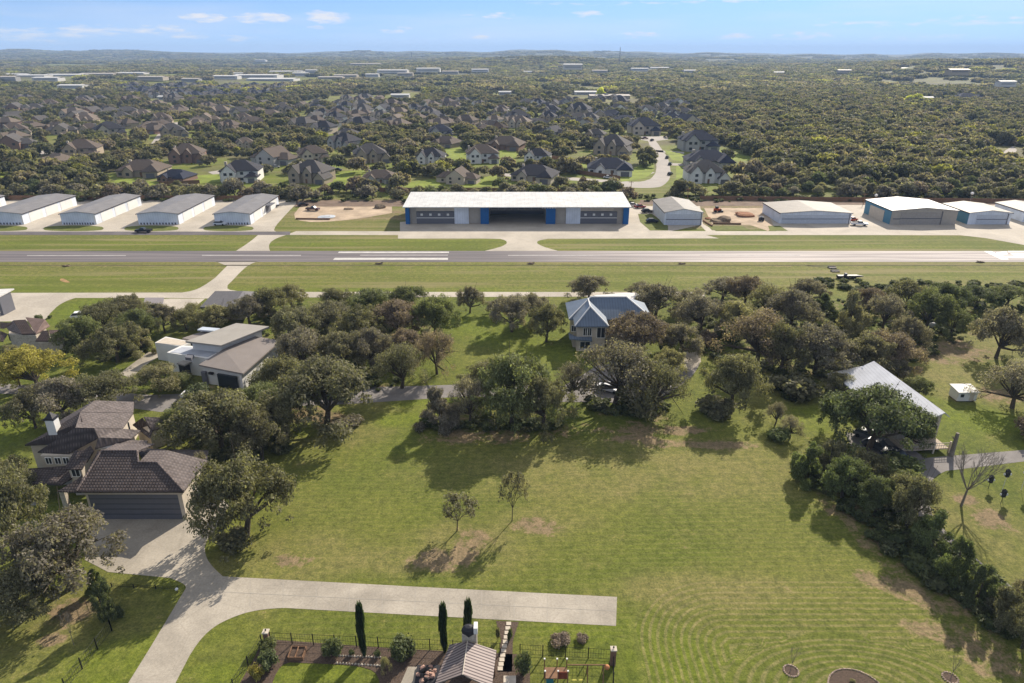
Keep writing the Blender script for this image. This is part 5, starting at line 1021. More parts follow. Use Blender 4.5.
NT = [
 # left: beside the brown tiled house and modern house
 (130,322,52,30,'oak','oak','highest grey-green oak crown overlapping the pale shed at upper left'),(104,334,50,36,'oak','olive','dark oak just right of the white car at upper left'),(141,340,46,34,'oak','green','green oak at the right side of the upper left clump'),
 (84,352,52,40,'oak','green','front left oak of the clump beside the brown tiled house'),(118,362,62,42,'oak','olive','broad front oak of the upper left clump above the pale drive'),(143,352,34,26,'cedar','light','paler bushy tree between the clump and the pale drive'),
 (38,390,74,50,'oak','yellow','large yellow-green oak left of the modern house'),(20,386,30,26,'oak','yellow','small yellow-green tree at left touching the large yellow one'),(66,420,72,48,'oak','grey','grey-green oak behind the tiled house chimney'),(108,414,70,46,'oak','olive','oak between the tiled house ridge and the yellow-green tree'),
 (36,428,50,44,'oak','oak','oak left of the white chimney'),(12,365,26,22,'oak','light','small pale oak under the brown tiled house at left edge'),
 (165,332,34,30,'oak','grey','grey oak left of the modern house roofs, beyond the white block'),(187,330,34,24,'oak','olive','oak directly behind the modern house white block'),(217,330,44,28,'oak','light','yellowish oak behind the modern house upper slab'),(196,322,26,22,'sparse','light','thin pale tree beside the pale apron'),
 (250,324,46,32,'oak','grey','grey-brown oak behind the right end of the modern house'),(160,391,58,30,'oak','light','low spreading oak in front of the modern house entrance'),(182,388,26,18,'oak','green','small green tree beside the modern house entrance'),
 # centre left wood
 (272,318,44,34,'oak','olive','oak right of the dark grey hangar roof'),(292,308,36,26,'oak','light','pale oak at the wood edge by the south taxi strip'),(300,345,62,42,'oak','olive','yellowish olive oak right of the modern house slab roof'),(338,310,44,24,'oak','olive','oak hiding the taxi strip left of centre'),
 (330,335,58,38,'oak','oak','central oak of the wood between modern house and lawn'),(372,318,56,34,'oak','green','dark green oak at the north edge of the wood'),(408,316,50,34,'oak','green','dark green oak top right of the wood by the taxi strip'),(398,338,64,42,'oak','brownish','grey-brown oak in the right half of the wood'),
 (434,338,56,46,'oak','green','dark oak standing at the wood edge by the lawn gap'),(362,345,58,42,'oak','olive','oak mid wood, right of the central one'),(405,362,44,36,'oak','brownish','brown-grey oak in front of the dark oaks by the lawn gap'),(340,372,60,46,'oak','oak','oak front centre of the wood'),
 (304,372,60,50,'oak','grey','grey oak right of the modern house front corner'),(372,368,50,44,'oak','grey','grey oak leaning over the road at the wood front'),(402,388,62,50,'sparse','olive','open-branched oak on the lawn just above the road'),(437,374,46,48,'sparse','brownish','single thick-trunked oak on the lawn above the road'),
 (285,400,64,48,'oak','olive','oak right of the car by the modern house'),(262,420,60,44,'oak','green','green oak front of modern house, right'),(327,426,112,78,'oak','olive','very wide oak with visible forked trunk at the field corner'),(288,440,58,52,'oak','olive','oak crowding behind the widest field-corner oak on its left'),
 (222,452,108,72,'oak','olive','broad oak directly right of the tiled house rear roofs'),(262,460,64,56,'oak','oak','oak on the field edge left of the widest oak'),(180,440,44,36,'oak','green','small oak touching the tiled house right rear gable'),(340,432,30,14,'bush','grey','low grey shrub beneath the widest field-corner oak'),
 (355,425,22,12,'bush','grey','tiny grey shrub on dirt right of the widest oak'),
 (470,313,31,29,'oak','grey','round isolated oak just below the taxi strip'),(512,332,48,40,'oak','grey','oak left of the pair on the bright lawn'),(500,316,30,20,'oak','grey','small oak behind the bright lawn'),(546,342,44,42,'oak','olive','oak close to the left wall of the blue-roofed house'),
 (535,322,40,32,'oak','grey','oak between the bright lawn and the outbuilding'),(588,302,47,30,'oak','grey','oak between blue roof and taxi strip'),
 (655,318,60,38,'oak','grey','grey oak just right of the white outbuilding roof'),(640,298,30,18,'oak','grey','small oak overlapping the white outbuilding roof'),(638,356,70,50,'oak','brownish','dark brown-grey oak hiding the right side of the blue-roofed house'),(680,358,50,38,'oak','grey','oak between the house and the round pale drive'),
 (700,332,58,42,'oak','grey','oak right of the white outbuilding, second row'),(690,312,40,26,'sparse','grey','thin oak north of the second row, right of outbuilding'),(662,335,16,14,'cedar','light','small bright cedar right of the blue roof'),
 # south of the road
 (440,427,50,42,'cedar','grey','grey cedar-like tree at the left end of the field tree line'),(470,424,46,50,'sparse','grey','thin grey tree second from left in the field tree line'),(512,424,90,76,'oak','green','large green oak in the field tree line'),(543,428,64,60,'oak','olive','oak merging with the large green one on its right'),(488,396,60,40,'oak','olive','oak behind the large green one overhanging the road'),
 (615,404,92,70,'sparse','grey','wide open-branched oak in front of the blue-roofed house'),(572,400,50,40,'sparse','grey','thin oak over the road left of the wide open-branched one'),(655,414,66,60,'sparse','olive','open oak right of the wide open-branched one'),(640,412,50,30,'bush','olive','dense low shrub mass beneath the open oaks by the road'),(668,380,40,34,'oak','light','pale oak left of the round drive'),
 (731,408,68,60,'oak','olive','lone dense oak right of the round drive at the field edge'),(716,414,40,18,'bush','olive','low shrub at the foot of the lone dense oak'),
 # right wood
 (722,300,50,24,'oak','grey','grey oak at the north edge above the right wood'),(745,306,50,34,'oak','brownish','brown-grey oak at the north edge of right wood'),(735,338,50,40,'oak','light','light green tree in the middle of the right wood'),(768,318,54,38,'sparse','light','thin pale oak near the field north edge, right wood'),(757,364,80,58,'sparse','brownish','open dark oak with leaning trunk right of the lone dense oak'),
 (790,330,60,44,'oak','grey','grey oak left of the round olive tree'),(808,306,44,30,'oak','grey','dark grey oak directly below the mower on the lawn'),(822,318,30,26,'cedar','dark','dark small cedar below the mower'),(848,334,44,44,'cedar','light','round olive-brown bare-looking tree in the right wood'),(868,310,36,26,'oak','brownish','brown oak above the round olive tree'),
 (882,330,46,40,'oak','grey','grey oak right of the round olive tree'),(905,312,48,34,'oak','olive','olive oak at the north edge, right'),(925,330,54,44,'oak','green','dark green oak by the dirt mound at right'),(945,312,46,32,'oak','dark','very dark tree at the north edge, right'),(952,336,36,30,'oak','green','green tree bordering the right clearing'),
 (975,308,44,26,'oak','dark','dark low oak at the far right north edge'),(1006,306,44,24,'oak','green','green tree at the top right wood corner'),(996,358,60,54,'oak','grey','pale grey oak at the right of the clearing'),(1026,356,40,48,'oak','grey','grey oak cut by the right edge above the shed'),(780,372,60,54,'oak','olive','oak above the field corner, left of the metal-roofed house'),
 (815,374,76,56,'oak','grey','large oak with visible trunk left of the metal-roofed house'),(862,378,60,48,'oak','oak','oak behind the peak of the pale metal roof'),(888,372,60,46,'oak','brownish','brown-grey oak behind the pale metal roof, right'),(905,352,40,38,'oak','grey','grey oak behind the pale metal roof beside the clearing'),(838,395,40,26,'oak','olive','low oak at the left end of the pale metal roof'),
 (896,382,36,26,'cedar','grey','thin cedar behind the metal roof'),(916,398,34,24,'oak','green','small dark oak right of the metal roof slope'),(792,396,50,20,'bush','olive','wide low thicket at the field edge left of the metal-roofed house'),
 (868,450,104,74,'oak','dark','biggest dark oak in front of the metal-roofed house'),(905,446,54,46,'oak','dark','dark oak before the porch of the metal-roofed house'),(836,432,44,42,'oak','dark','dark oak at the left flank of the biggest dark one'),
 (1012,408,72,50,'sparse','grey','spreading grey oak right of the white shed'),(1028,438,30,22,'bush','brownish','brown shrub at the right edge below the spreading oak'),
 (775,425,24,26,'sparse','grey','thin grey leafless shrub-tree by the field edge'),(790,438,26,24,'sparse','grey','bare grey thicket above the hedge top'),(778,440,24,14,'bush','cedar','low green shrub at the top of the diagonal hedge'),
 # diagonal hedge
 (806,480,44,40,'cedar','cedar','first dark green tree at the upper end of the diagonal hedge'),(828,470,44,34,'cedar','olive','second tree of the diagonal hedge, behind the first'),(842,498,54,46,'oak','cedar','third tree of the diagonal hedge, wide'),(866,488,50,40,'oak','olive','olive oak behind the wide third hedge tree'),(874,515,50,44,'oak','dark','dark hedge tree left of the largest hedge oak'),
 (906,527,62,58,'oak','olive','largest oak of the diagonal hedge, branches showing'),(900,500,50,36,'oak','green','green crown above the largest hedge oak'),(926,550,50,44,'cedar','cedar','bright-edged cedar below the largest hedge oak'),(950,584,42,50,'cedar','cedar','tall cedar in the middle of the lower hedge'),(976,603,40,44,'cedar','dark','dark cedar second from the tall middle one'),
 (1000,624,42,42,'cedar','olive','olive tree of the hedge near the right edge'),(1022,648,44,46,'oak','olive','last hedge tree cut by the right edge'),(1030,610,40,40,'oak','grey','grey crown at the right edge above the last hedge tree'),(990,600,26,22,'bush','cedar','low shrub filling the hedge gap by the track'),
 # lower left
 (246,537,106,92,'oak','olive','big solitary oak between tiled house and driveway'),(232,548,40,16,'bush','olive','low shrub under the solitary driveway oak'),(205,486,22,36,'sparse','grey','thin tree against the garage right wall'),
 (72,588,118,86,'oak','grey','big grey-green oak lower left with trunk by the fence'),(18,560,84,100,'oak','olive','tall oak in the lower left corner beside the tiled house'),(8,500,60,50,'oak','olive','oak at the left edge by the tiled house porch'),(20,620,90,60,'oak','olive','dark oak lowest at the left edge'),
]
for a in NT: tree(*a)
tree(109, 622, 30, 44, 'cedar', 'dark', 'spiky dark juniper standing on the lower left fence line')
tree(98, 592, 22, 24, 'cedar', 'cedar', 'little green cedar under the big grey-green oak by the fence')
tree(39, 320, 8, 6, 'bush', 'dark', 'tiny round dark bush on the pale apron edge'); tree(50, 318, 5, 3, 'bush', 'dark', 'tiny flat bush on the triangle lawn')
tree(198, 398, 26, 16, 'bush', 'dark', 'black-green hedge bush before the modern house windows'); tree(268, 650, 18, 14, 'bush', 'green', 'loose green shrub at the corner pillar of the bottom garden')
tree(270, 668, 22, 18, 'bush', 'dark', 'dark shrub in the shaded bed of the bottom garden'); tree(257, 678, 16, 14, 'bush', 'yellow', 'yellow-green shrub at the lower left of the bottom garden'); tree(332, 656, 22, 20, 'bush', 'dark', 'round dark shrub beside the raised bed')
tree(352, 655, 6, 6, 'bush', 'dark', 'little dark ball shrub left of the lone cypress'); tree(378, 656, 7, 7, 'bush', 'dark', 'little dark ball shrub right of the lone cypress'); tree(403, 656, 27, 22, 'bush', 'dark', 'wide clipped dark shrub left of the fire pit')
tree(386, 676, 12, 22, 'sparse', 'light', 'leafy young shrub left of the patio'); tree(524, 674, 18, 26, 'bush', 'dark', 'dark flowering bush right of the stepping stones'); tree(510, 640, 6, 12, 'bush', 'dark', 'small shrub edging the stepping stones on the right')
tree(498, 640, 5, 12, 'bush', 'olive', 'small shrub edging the stepping stones on the left'); tree(560, 642, 22, 3.5, 'bush', 'brownish', 'dry brown grass clump behind the playset fence'); tree(582, 640, 14, 3, 'bush', 'brownish', 'small dry clump right of the brown grass clump')
tree(668, 353, 20, 12, 'bush', 'dark', 'shadowed bush beside the round pale drive'); tree(705, 345, 24, 14, 'bush', 'brownish', 'brown shrub above the round drive'); tree(900, 470, 40, 18, 'bush', 'cedar', 'low green shrubs by the shaded parking')
for px, py, w_, h_, lb in ((364, 656, 6, 50, 'lone pointed cypress by the limestone edging'), (444.5, 652, 6, 46, 'blunt-topped cypress left of the pavilion roof'), (469, 648, 6, 46, 'pointed cypress right behind the pavilion chimney')):
    p = g(px, py); R = w_*mpp(p.y)*.66; Hh = top_z(p.y, py-h_); T = thing('cypress_tree', lb, 'tree', p); T.scale = (R*1.15, R*1.15, Hh); place('trunk', CYP[0], T); place('crown', CYP[1], T, (.040, .060, .028))
def bare(px, py, wpx, hpx, seed, label, m=None, leafn=0, depth=6, tint='grey'):
    p = g(px, py); m_ = mpp(p.y); Hh = top_z(p.y, py-hpx); T = thing('bare_tree', label, 'tree', p); me, cr = baretree(seed, depth, m, leafn=leafn); s = wpx*m_*1.25; T.scale = (s, s, Hh)
    place('branches', me, T); 
    if cr: place('crown', cr, T, TI[tint])
bare(961, 506, 52, 62, 5, 'leafless pale tree on the lawn below the porch', M_bare)
bare(457, 531, 30, 37, 8, 'small sparse tree, left of the two alone in the field', M_trunk, 1500, 6, 'oak'); bare(512, 521, 22, 50, 9, 'taller sparse tree, right of the two alone in the field', M_trunk, 1500, 6, 'oak')
bare(790, 672, 12, 34, 12, 'thin sapling in the left ring of mulch', M_bare, 0, 4); bare(950, 680, 12, 32, 13, 'thin sapling in the mulch ring by the lower right corner', M_bare, 0, 4)
bare(74, 645, 12, 46, 15, 'thin leafless sapling inside the lower left fence', M_bare, 0, 4)

# ------------------------------------------------------------------ trees beyond the airfield: single trees nearest, then the wood
FO = [oak(600+i, 2600, .062, 26) for i in range(5)]; FC = [cedar(650+i, 2200, .07) for i in range(3)]
occ = [(h[0], h[1], h[2]) for h in HOUSES]
STREETPX = [[(575, 180), (640, 188), (672, 178), (668, 162), (650, 138)], [(997, 162), (1012, 148)], [(20, 154), (70, 150)], [(210, 173), (275, 164), (288, 157)], [(150, 148), (166, 125), (185, 122)], [(500, 174), (575, 180)]]
SEG = []
for s in STREETPX:
    for a, b in zip(s, s[1:]): SEG.append((g(*a), g(*b)))
LAWNS = [(635, 170, 14), (630, 184, 14), (676, 168, 12), (674, 158, 10), (575, 162, 12), (510, 158, 12), (205, 180, 14), (345, 180, 20), (475, 183, 18), (332, 165, 12), (140, 183, 14), (12, 178, 12), (425, 186, 16), (456, 155, 10), (735, 156, 14)]
FIELDS = [(60, 118, 30, 2), (200, 108, 26, 1.5), (560, 92, 30, 1.2), (420, 83, 50, 1.2), (700, 80, 30, 1), (130, 84, 60, 1.2), (560, 75, 40, .8), (330, 90, 30, 1.2), (640, 84, 40, 1.2), (760, 92, 14, 1), (230, 69, 40, .7), (460, 77, 30, .8), (80, 67, 40, .6), (880, 80, 20, .7), (780, 140, 10, 2), (900, 165, 12, 2), (850, 118, 14, 1.2), (740, 130, 10, 1.5), (820, 155, 20, 1.8), (790, 165, 14, 1.5), (905, 150, 9, 1.2), (1000, 120, 14, 1.2), (800, 105, 14, .8), (950, 140, 12, 1.2), (870, 128, 14, 1.), (340, 102, 40, 4), (420, 95, 30, 2.5), (490, 92, 20, 2), (360, 97, 40, 2), (450, 103, 16, 2), (30, 92, 30, 1), (260, 83, 30, 2), (300, 80, 30, 2), (600, 89, 30, 1.5), (170, 79, 30, 2), (480, 86, 30, 1.2), (540, 84, 20, 1.5)]
frs = np.random.default_rng(77)
def free_mask(x, y, rad):
    ok = np.ones(len(x), bool)
    for hx, hy, hr_ in occ:
        ok &= (x-hx)**2+(y-hy-hr_*.35)**2 > (hr_*1.06+rad*.6)**2
    for hx, hy, hr_ in occ[:44]:   # keep the view open in front of named houses
        ok &= ~((np.abs(x-hx-(x*0+hx/hy*(y-hy))) < hr_*.85) & (y < hy) & (y > hy-hr_*1.9))
    for hx, hy, hr_ in occ[44:]: ok &= ~((np.abs(x-hx*y/hy) < hr_*.7) & (y < hy) & (y > hy-hr_*1.3))
    for hx, hy, hw_ in FBH: ok &= ~((np.abs(x-hx*y/hy) < hw_+8) & (y < hy) & (y > hy-45-.05*hy))
    for a, b in SEG:
        ab = b-a; t = np.clip(((x-a.x)*ab.x+(y-a.y)*ab.y)/ab.length_squared, 0, 1); 
        near = b.x > g(600, 180).x; ok &= np.hypot(x-a.x-t*ab.x, y-a.y-t*ab.y) > (8 if near else 4)+rad*.8
        if near: ok &= np.hypot(x-a.x-t*ab.x, (y+20-a.y-t*ab.y)*.5) > 8+rad*.6
    for px, py, r in LAWNS: c = g(px, py); rr = r*mpp(c.y); ok &= np.hypot((x-c.x)/1.0, (y+rr*.8-c.y)/2.2) > rr+rad*.4
    for px, py, rx, ry in FIELDS: c = g(px, py); a, b = rx*mpp(c.y), (g(px, py-ry).y-g(px, py+ry).y)/2; ok &= ((x-c.x)/a)**2+((y-c.y)/b)**2 > 1
    return ok
cx_, cy_, cr_ = [], [], []
y = 303.
while y < 1150:
    step = 7.2 if y < 700 else 8.5
    hwid = (y*.92+23)*.76+20; n = int(2*hwid/step); xx_ = -hwid+np.arange(n)*step+frs.uniform(-3.4, 3.4, n); yv_ = y+frs.uniform(-3.2, 3.2, n)
    pw = 512+F*xx_/(yv_*math.cos(PITCH)+H*math.sin(PITCH)); k_ = ~((pw > 735) & (yv_ > 335)); cx_.append(xx_[k_]); cy_.append(yv_[k_]); cr_.append(frs.uniform(3.2, 6.2, int(k_.sum()))); y += step*.95
y = 335.
while y < 1150:
    step = 9.6; hwid = (y*.92+23)*.76+20; n = int(2*hwid/step); xx_ = -hwid+np.arange(n)*step+frs.uniform(-4.5, 4.5, n); yv_ = y+frs.uniform(-4.2, 4.2, n)
    pw = 512+F*xx_/(yv_*math.cos(PITCH)+H*math.sin(PITCH)); k_ = (pw > 735) & (yv_ > 335); cx_.append(xx_[k_]); cy_.append(yv_[k_]); cr_.append(frs.uniform(4.4, 8.2, int(k_.sum()))); y += step*.9
x = np.concatenate(cx_); y = np.concatenate(cy_); rad = np.concatenate(cr_)
backrow = y < 318
ok = free_mask(x, y, rad); yard = np.zeros(len(x), bool)
for hx, hy, hr_ in occ: yard |= np.hypot(x-hx, (y-hy)*.8) < hr_*2.0
dens = np.sin(x/47+1)*np.cos(y/63)+np.sin(x/21-y/33)*.5
pxx = 512+F*x/(y*math.cos(PITCH)+H*math.sin(PITCH))
wood = (pxx > 735)|((pxx < 0))
keep = frs.uniform(size=len(x)) < np.where(wood, .97, np.where(y < 330, .86, .60+.17*dens))
keep &= ~(yard & (frs.uniform(size=len(x)) < .55)); keep &= ~((y < 309) & (pxx > 290) & (pxx < 410) & (frs.uniform(size=len(x)) < .6))
ok &= keep; ok &= np.hypot(x, y) > 300; ok &= ~((y < 312) & (pxx > 630) & (pxx < 880) & (y < 306)); x, y, rad = x[ok], y[ok], rad[ok]; pxx = pxx[ok]
vis = (pxx > -15) & (pxx < 1040)
order = np.argsort(y+(~vis)*1e6); NIND = 165
hh_ = np.minimum(rad*frs.uniform(1.1, 1.5, len(x)), 7.2+2.3*(rad > 6)); hh_[y < 318] *= .85
names = [(0, 285, 'oak of the dense dark belt behind the row of white T-hangars', 'oaks behind the T-hangar row'), (285, 410, 'oak along the back of the dirt lot left of the biggest hangar', 'oaks behind the dirt lot'), (410, 640, 'oak in the band right behind the biggest hangar roof', 'oaks behind the biggest hangar'), (640, 780, 'tree in the band behind the dirt mounds', 'trees behind the dirt mounds'), (780, 1100, 'oak at the front of the dense wood behind the right-hand hangars', 'oaks behind the right-hand hangars')]
tints = ['olive', 'oak', 'grey', 'green', 'dark', 'brownish', 'light', 'oak', 'olive', 'grey']
for i in order[:NIND]:
    px = pxx[i]; nm = [n for n in names if n[0]-60 <= px < n[1] or n is names[-1]][0]
    for n in names:
        if n[0] <= px < n[1]: nm = n
    pr = FC if frs.uniform() < .2 else FO; tm, cm = pr[int(frs.integers(0, len(pr)))]
    T = thing('oak_tree', nm[2], 'tree', (x[i], y[i], 0), frs.uniform(0, 6), nm[3]); T.scale = (rad[i], rad[i], hh_[i]); place('trunk', tm, T); place('crown', cm, T, TI[tints[int(frs.integers(0, 10))]])
for px, py, w_, h_, lb in ((915, 106, 20, 11, 'bright yellow-green tree, larger one in the right-hand woods'), (888, 105, 9, 7, 'small bright yellow-green tree in the right-hand woods'), (600, 98, 10, 9, 'round bright green tree beside the far school building'), (970, 99, 14, 6, 'yellow-green tree above the isolated white house'), (932, 128, 18, 12, 'ochre tree in the right-hand woods')):
    tree(px, py, w_, h_, 'oak', 'lime' if 'bright' in lb else 'yellow', lb, None, FO)
# the wood itself: points instanced by geometry nodes
rest = order[NIND:]; ptsA = np.stack([x[rest], y[rest], terrain_z(x[rest], y[rest]), rad[rest], hh_[rest]], 1)
def protocol(name, protos):
    c = bpy.data.collections.new(name)
    for i, me_ in enumerate(protos): o = bpy.data.objects.new(name+'_tree', me_); c.objects.link(o)
    return c
def cardcrown(seed, n, size, ced=False):
    f = cedar if ced else oak; tm, cm = f(seed, n, size, m=M_leafwild) if ced else oak(seed, n, size, 24, 0, None, M_leafwild); return cm
cA = protocol('wood', [cardcrown(700+i, 1500, .085, i % 4 == 3) for i in range(6)])
def clump(seed):
    rs = np.random.default_rng(seed); V = []; Tn = []
    for i in range(15):
        a, r = rs.uniform(0, 2*PI), math.sqrt(rs.uniform())*20; s = rs.uniform(3.6, 6.5)
        v, t = leaf_cloud(np.array([[0, 0, .55], [.4, .1, .45], [-.35, .3, .5], [0, -.4, .45]]), np.array([[.6, .6, .4]]*4), 150, .26, rs); v = v*np.array([s, s, s*1.15]); V.append(v+np.array([r*math.cos(a), r*math.sin(a), 0])); tt = rs.uniform(-.45, .45); Tn.append(np.clip(t+tt, 0, 1))
    return quads_mesh('clump', np.concatenate(V), np.concatenate(Tn), M_leafwild)
cB = protocol('far_wood', [clump(800+i) for i in range(5)])
def instancer(name, pts, coll, scl):
    me_ = bpy.data.meshes.new(name); me_.vertices.add(len(pts)); me_.vertices.foreach_set('co', pts[:, :3].astype('f').ravel())
    a = me_.attributes.new('size', 'FLOAT_VECTOR', 'POINT'); a.data.foreach_set('vector', scl.astype('f').ravel()); a = me_.attributes.new('turn', 'FLOAT', 'POINT'); a.data.foreach_set('value', frs.uniform(0, 6.28, len(pts)).astype('f')); me_.update()
    o = bpy.data.objects.new(name, me_); COL.objects.link(o); o['kind'] = 'stuff'
    ng = bpy.data.node_groups.new(name, 'GeometryNodeTree'); ng.interface.new_socket('Geometry', in_out='INPUT', socket_type='NodeSocketGeometry'); ng.interface.new_socket('Geometry', in_out='OUTPUT', socket_type='NodeSocketGeometry')
    N = ng.nodes; L = ng.links; i_ = N.new('NodeGroupInput'); o_ = N.new('NodeGroupOutput'); ip = N.new('GeometryNodeInstanceOnPoints'); ci = N.new('GeometryNodeCollectionInfo'); ci.inputs['Collection'].default_value = coll; ci.inputs['Separate Children'].default_value = True; ci.inputs['Reset Children'].default_value = True
    ip.inputs['Pick Instance'].default_value = True; rv = N.new('FunctionNodeRandomValue'); rv.data_type = 'INT'; rv.inputs[4].default_value = 0; rv.inputs[5].default_value = 20
    sa = N.new('GeometryNodeInputNamedAttribute'); sa.data_type = 'FLOAT_VECTOR'; sa.inputs[0].default_value = 'size'; ta = N.new('GeometryNodeInputNamedAttribute'); ta.data_type = 'FLOAT'; ta.inputs[0].default_value = 'turn'; cz = N.new('ShaderNodeCombineXYZ')
    L.new(ta.outputs[0], cz.inputs[2]); L.new(i_.outputs[0], ip.inputs['Points']); L.new(ci.outputs[0], ip.inputs['Instance']); L.new(rv.outputs[2], ip.inputs['Instance Index']); L.new(sa.outputs[0], ip.inputs['Scale']); L.new(cz.outputs[0], ip.inputs['Rotation']); L.new(ip.outputs[0], o_.inputs[0])
    md = o.modifiers.new('trees', 'NODES'); md.node_group = ng; return o
o = instancer('wood', ptsA[:, :3], cA, np.stack([ptsA[:, 3]*1.1, ptsA[:, 3]*1.1, ptsA[:, 4]*1.05], 1)); o['label'] = 'wooded land of oaks between and beyond the suburban houses'; o['category'] = 'woodland'
P = []
yy = 1150.
while yy < 7500:
    st = 30 if yy < 2600 else 40+(yy-2600)*.012; hw_ = (yy*.92)*.76+60; n = int(2*hw_/st); xx = -hw_+np.arange(n)*st+frs.uniform(-st*.45, st*.45, n); yv = yy+frs.uniform(-st*.4, st*.4, n); P.append(np.stack([xx, yv], 1)); yy += st*.85
P = np.concatenate(P); d = np.sin(P[:, 0]/210+1+P[:, 1]/500)*np.cos(P[:, 1]/150)+.6*np.sin(P[:, 0]/70-P[:, 1]/110)
ok = free_mask(P[:, 0], P[:, 1], 14.) & (frs.uniform(size=len(P)) < .64+.36*d); P = P[ok]; z = terrain_z(P[:, 0], P[:, 1]); s = 1+np.clip((P[:, 1]-2600)/5000, 0, .8)
o = instancer('far_wood', np.stack([P[:, 0], P[:, 1], z-.4], 1), cB, np.stack([s*1.1, s*1.1, frs.uniform(.85, 1.25, len(P))], 1)); o['label'] = 'distant wooded plain fading toward the hills'; o['category'] = 'woodland'
print('TREES', len(NT), NIND, len(rest), 'clumps', len(P), 'houses', len(HOUSES))
UG = []
cU = protocol('undergrowth', [bush(900+i, 420, .14, M_leaflow)[1] for i in range(3)])
for poly, n_ in (([(690, 300), (1024, 300), (1024, 330), (950, 345), (905, 372), (850, 385), (790, 400), (745, 385), (690, 345)], 420), ([(262, 300), (420, 302), (440, 345), (400, 385), (330, 405), (260, 395)], 230), ([(800, 455), (870, 480), (960, 545), (1060, 640), (1060, 660), (1010, 640), (930, 590), (830, 500), (790, 478)], 130),
    ([(90, 320), (150, 320), (150, 350), (120, 365), (60, 350)], 60), ([(590, 402), (672, 405), (672, 417), (590, 412)], 34), ([(170, 405), (255, 425), (290, 450), (260, 470), (200, 455)], 70), ([(425, 420), (560, 420), (560, 432), (425, 430)], 45), ([(-40, 202), (1060, 202), (1060, 196), (-40, 196)], 520), ([(780, 280), (1024, 284), (1024, 296), (860, 296)], 120)):
    c_ = 0
    while c_ < n_:
        px = frs.uniform(min(q[0] for q in poly), max(q[0] for q in poly)); py = frs.uniform(min(q[1] for q in poly), max(q[1] for q in poly)); ins = False
        for i in range(len(poly)):
            a, b = poly[i], poly[(i+1) % len(poly)]
            if (a[1] > py) != (b[1] > py) and px < (b[0]-a[0])*(py-a[1])/(b[1]-a[1])+a[0]: ins = not ins
        if ins:
            p = g(px, py); c_ += 1
            if not (845 < px < 955 and 380 < py < 472): UG.append((p.x, p.y, 0))
UG = np.array(UG); us = frs.uniform(.5, 1.5, len(UG)); o = instancer('undergrowth', UG, cU, np.stack([us*1.2, us*1.2, us*.95], 1)); o['label'] = 'low brushy undergrowth beneath the trees'; o['category'] = 'undergrowth'
# paint bright yards round the houses into the ground sheet
for hx, hy, hr_ in HOUSES:
    if hy < 900: GP[..., 1] = np.maximum(GP[..., 1], .95*(1-sstep(hr_*1.2, hr_*2.4, np.hypot(X-hx, (Y-hy)*.8))))
for px, py, rx, ry in FIELDS:
    c = g(px, py); a, b = rx*mpp(c.y), (g(px, py-ry).y-g(px, py+ry).y)/2; GP[..., 0] = np.maximum(GP[..., 0], .6*(1-sstep(.8, 1.1, np.hypot((X-c.x)/a, (Y-c.y)/b)))); GP[..., 1] = np.maximum(GP[..., 1], .5*(1-sstep(.8, 1.1, np.hypot((X-c.x)/a, (Y-c.y)/b))))
finish_ground()
# ------------------------------------------------------------------ vehicles
def car_proto(kind):
    t = thing('parked_car', 'proto', 'car'); b = MB(); gl = MB(); L_ = 4.6 if kind != 'pickup' else 5.7; W = .92
    def prof(mb, pts, w0, w1, M=None):
        n = len(pts); vs = [(x, -w, z) for (x, z), w in zip(pts, w0)]+[(x, w, z) for (x, z), w in zip(pts, w1)]
        mb.add(vs, [tuple(range(n)), tuple(range(2*n-1, n-1, -1))]+[(i, i+n, (i+1) % n+n, (i+1) % n) for i in range(n)])
    h = L_/2
    body = [(-h, .35), (h, .35), (h, .8), (h*.55, .98), (-h*.9, 1.0), (-h, .85)]
    if kind == 'pickup': body = [(-h, .45), (h, .45), (h, 1.0), (h*.5, 1.12), (-h, 1.12)]
    prof(b, body, [W]*len(body), [W]*len(body)); b.build('body', M_paint, t)
    z0 = 1.0 if kind != 'pickup' else 1.13
    cab = [(h*.5, z0), (h*.18, z0+.55), (-h*.62 if kind == 'suv' else -h*.4, z0+.56), (-h*.92 if kind == 'suv' else -h*.78, z0)]
    if kind == 'pickup': cab = [(h*.48, z0), (h*.25, z0+.62), (-h*.15, z0+.62), (-h*.24, z0)]
    prof(gl, cab, [W-.08, W-.2, W-.2, W-.08], [W-.08, W-.2, W-.2, W-.08]); c = gl.build('window', M_glass, t)
    r = MB(); r.box(cab[2][0]+.05, cab[1][0]-.05, -W+.2, W-.2, z0+.57, z0+.61); r.build('roof', M_paint, t)
    if kind == 'pickup': q = MB(); q.box(-h+.1, -h*.26, -W+.12, W-.12, 1.125, 1.14); q.build('bed_liner', M_rubber, t)
    for sx in (-.62, .62):
        for sy in (-1, 1): q = MB(); q.bar((sx*h, sy*W*.82, .34), (sx*h, sy*(W+.02), .34), .34, 12); q.build('wheel', M_rubber, t)
    for sy in (-1, 1): q = MB(); q.box(h-.02, h+.03, sy*W*.75-.16, sy*W*.75+.16, .62, .78); q.build('headlight', M_white, t)
    return t
CP = {k: car_proto(k) for k in ('sedan', 'suv', 'pickup')}
def car(px, py, kind, col, rz, label, name='parked_car', z=None, group=None):
    p = g(px, py); o = dup(CP[kind], (p.x, p.y, Z5 if z is None else z), math.radians(rz), label, group, None, {'body': col, 'roof': col}); o.name = 'pickup_truck' if kind == 'pickup' else name; o['category'] = 'truck' if kind == 'pickup' else 'car'
car(144, 232.4, 'pickup', (.012, .013, .016), 180, 'black pickup truck driving on the asphalt taxiway')
car(220, 225.2, 'suv', (.62, .63, .66), 0, 'white car parked at the front of the open-doored T-hangar')
car(859, 225.5, 'pickup', (.70, .70, .70), -12, 'white pickup truck beside the big teal-sided hangar')
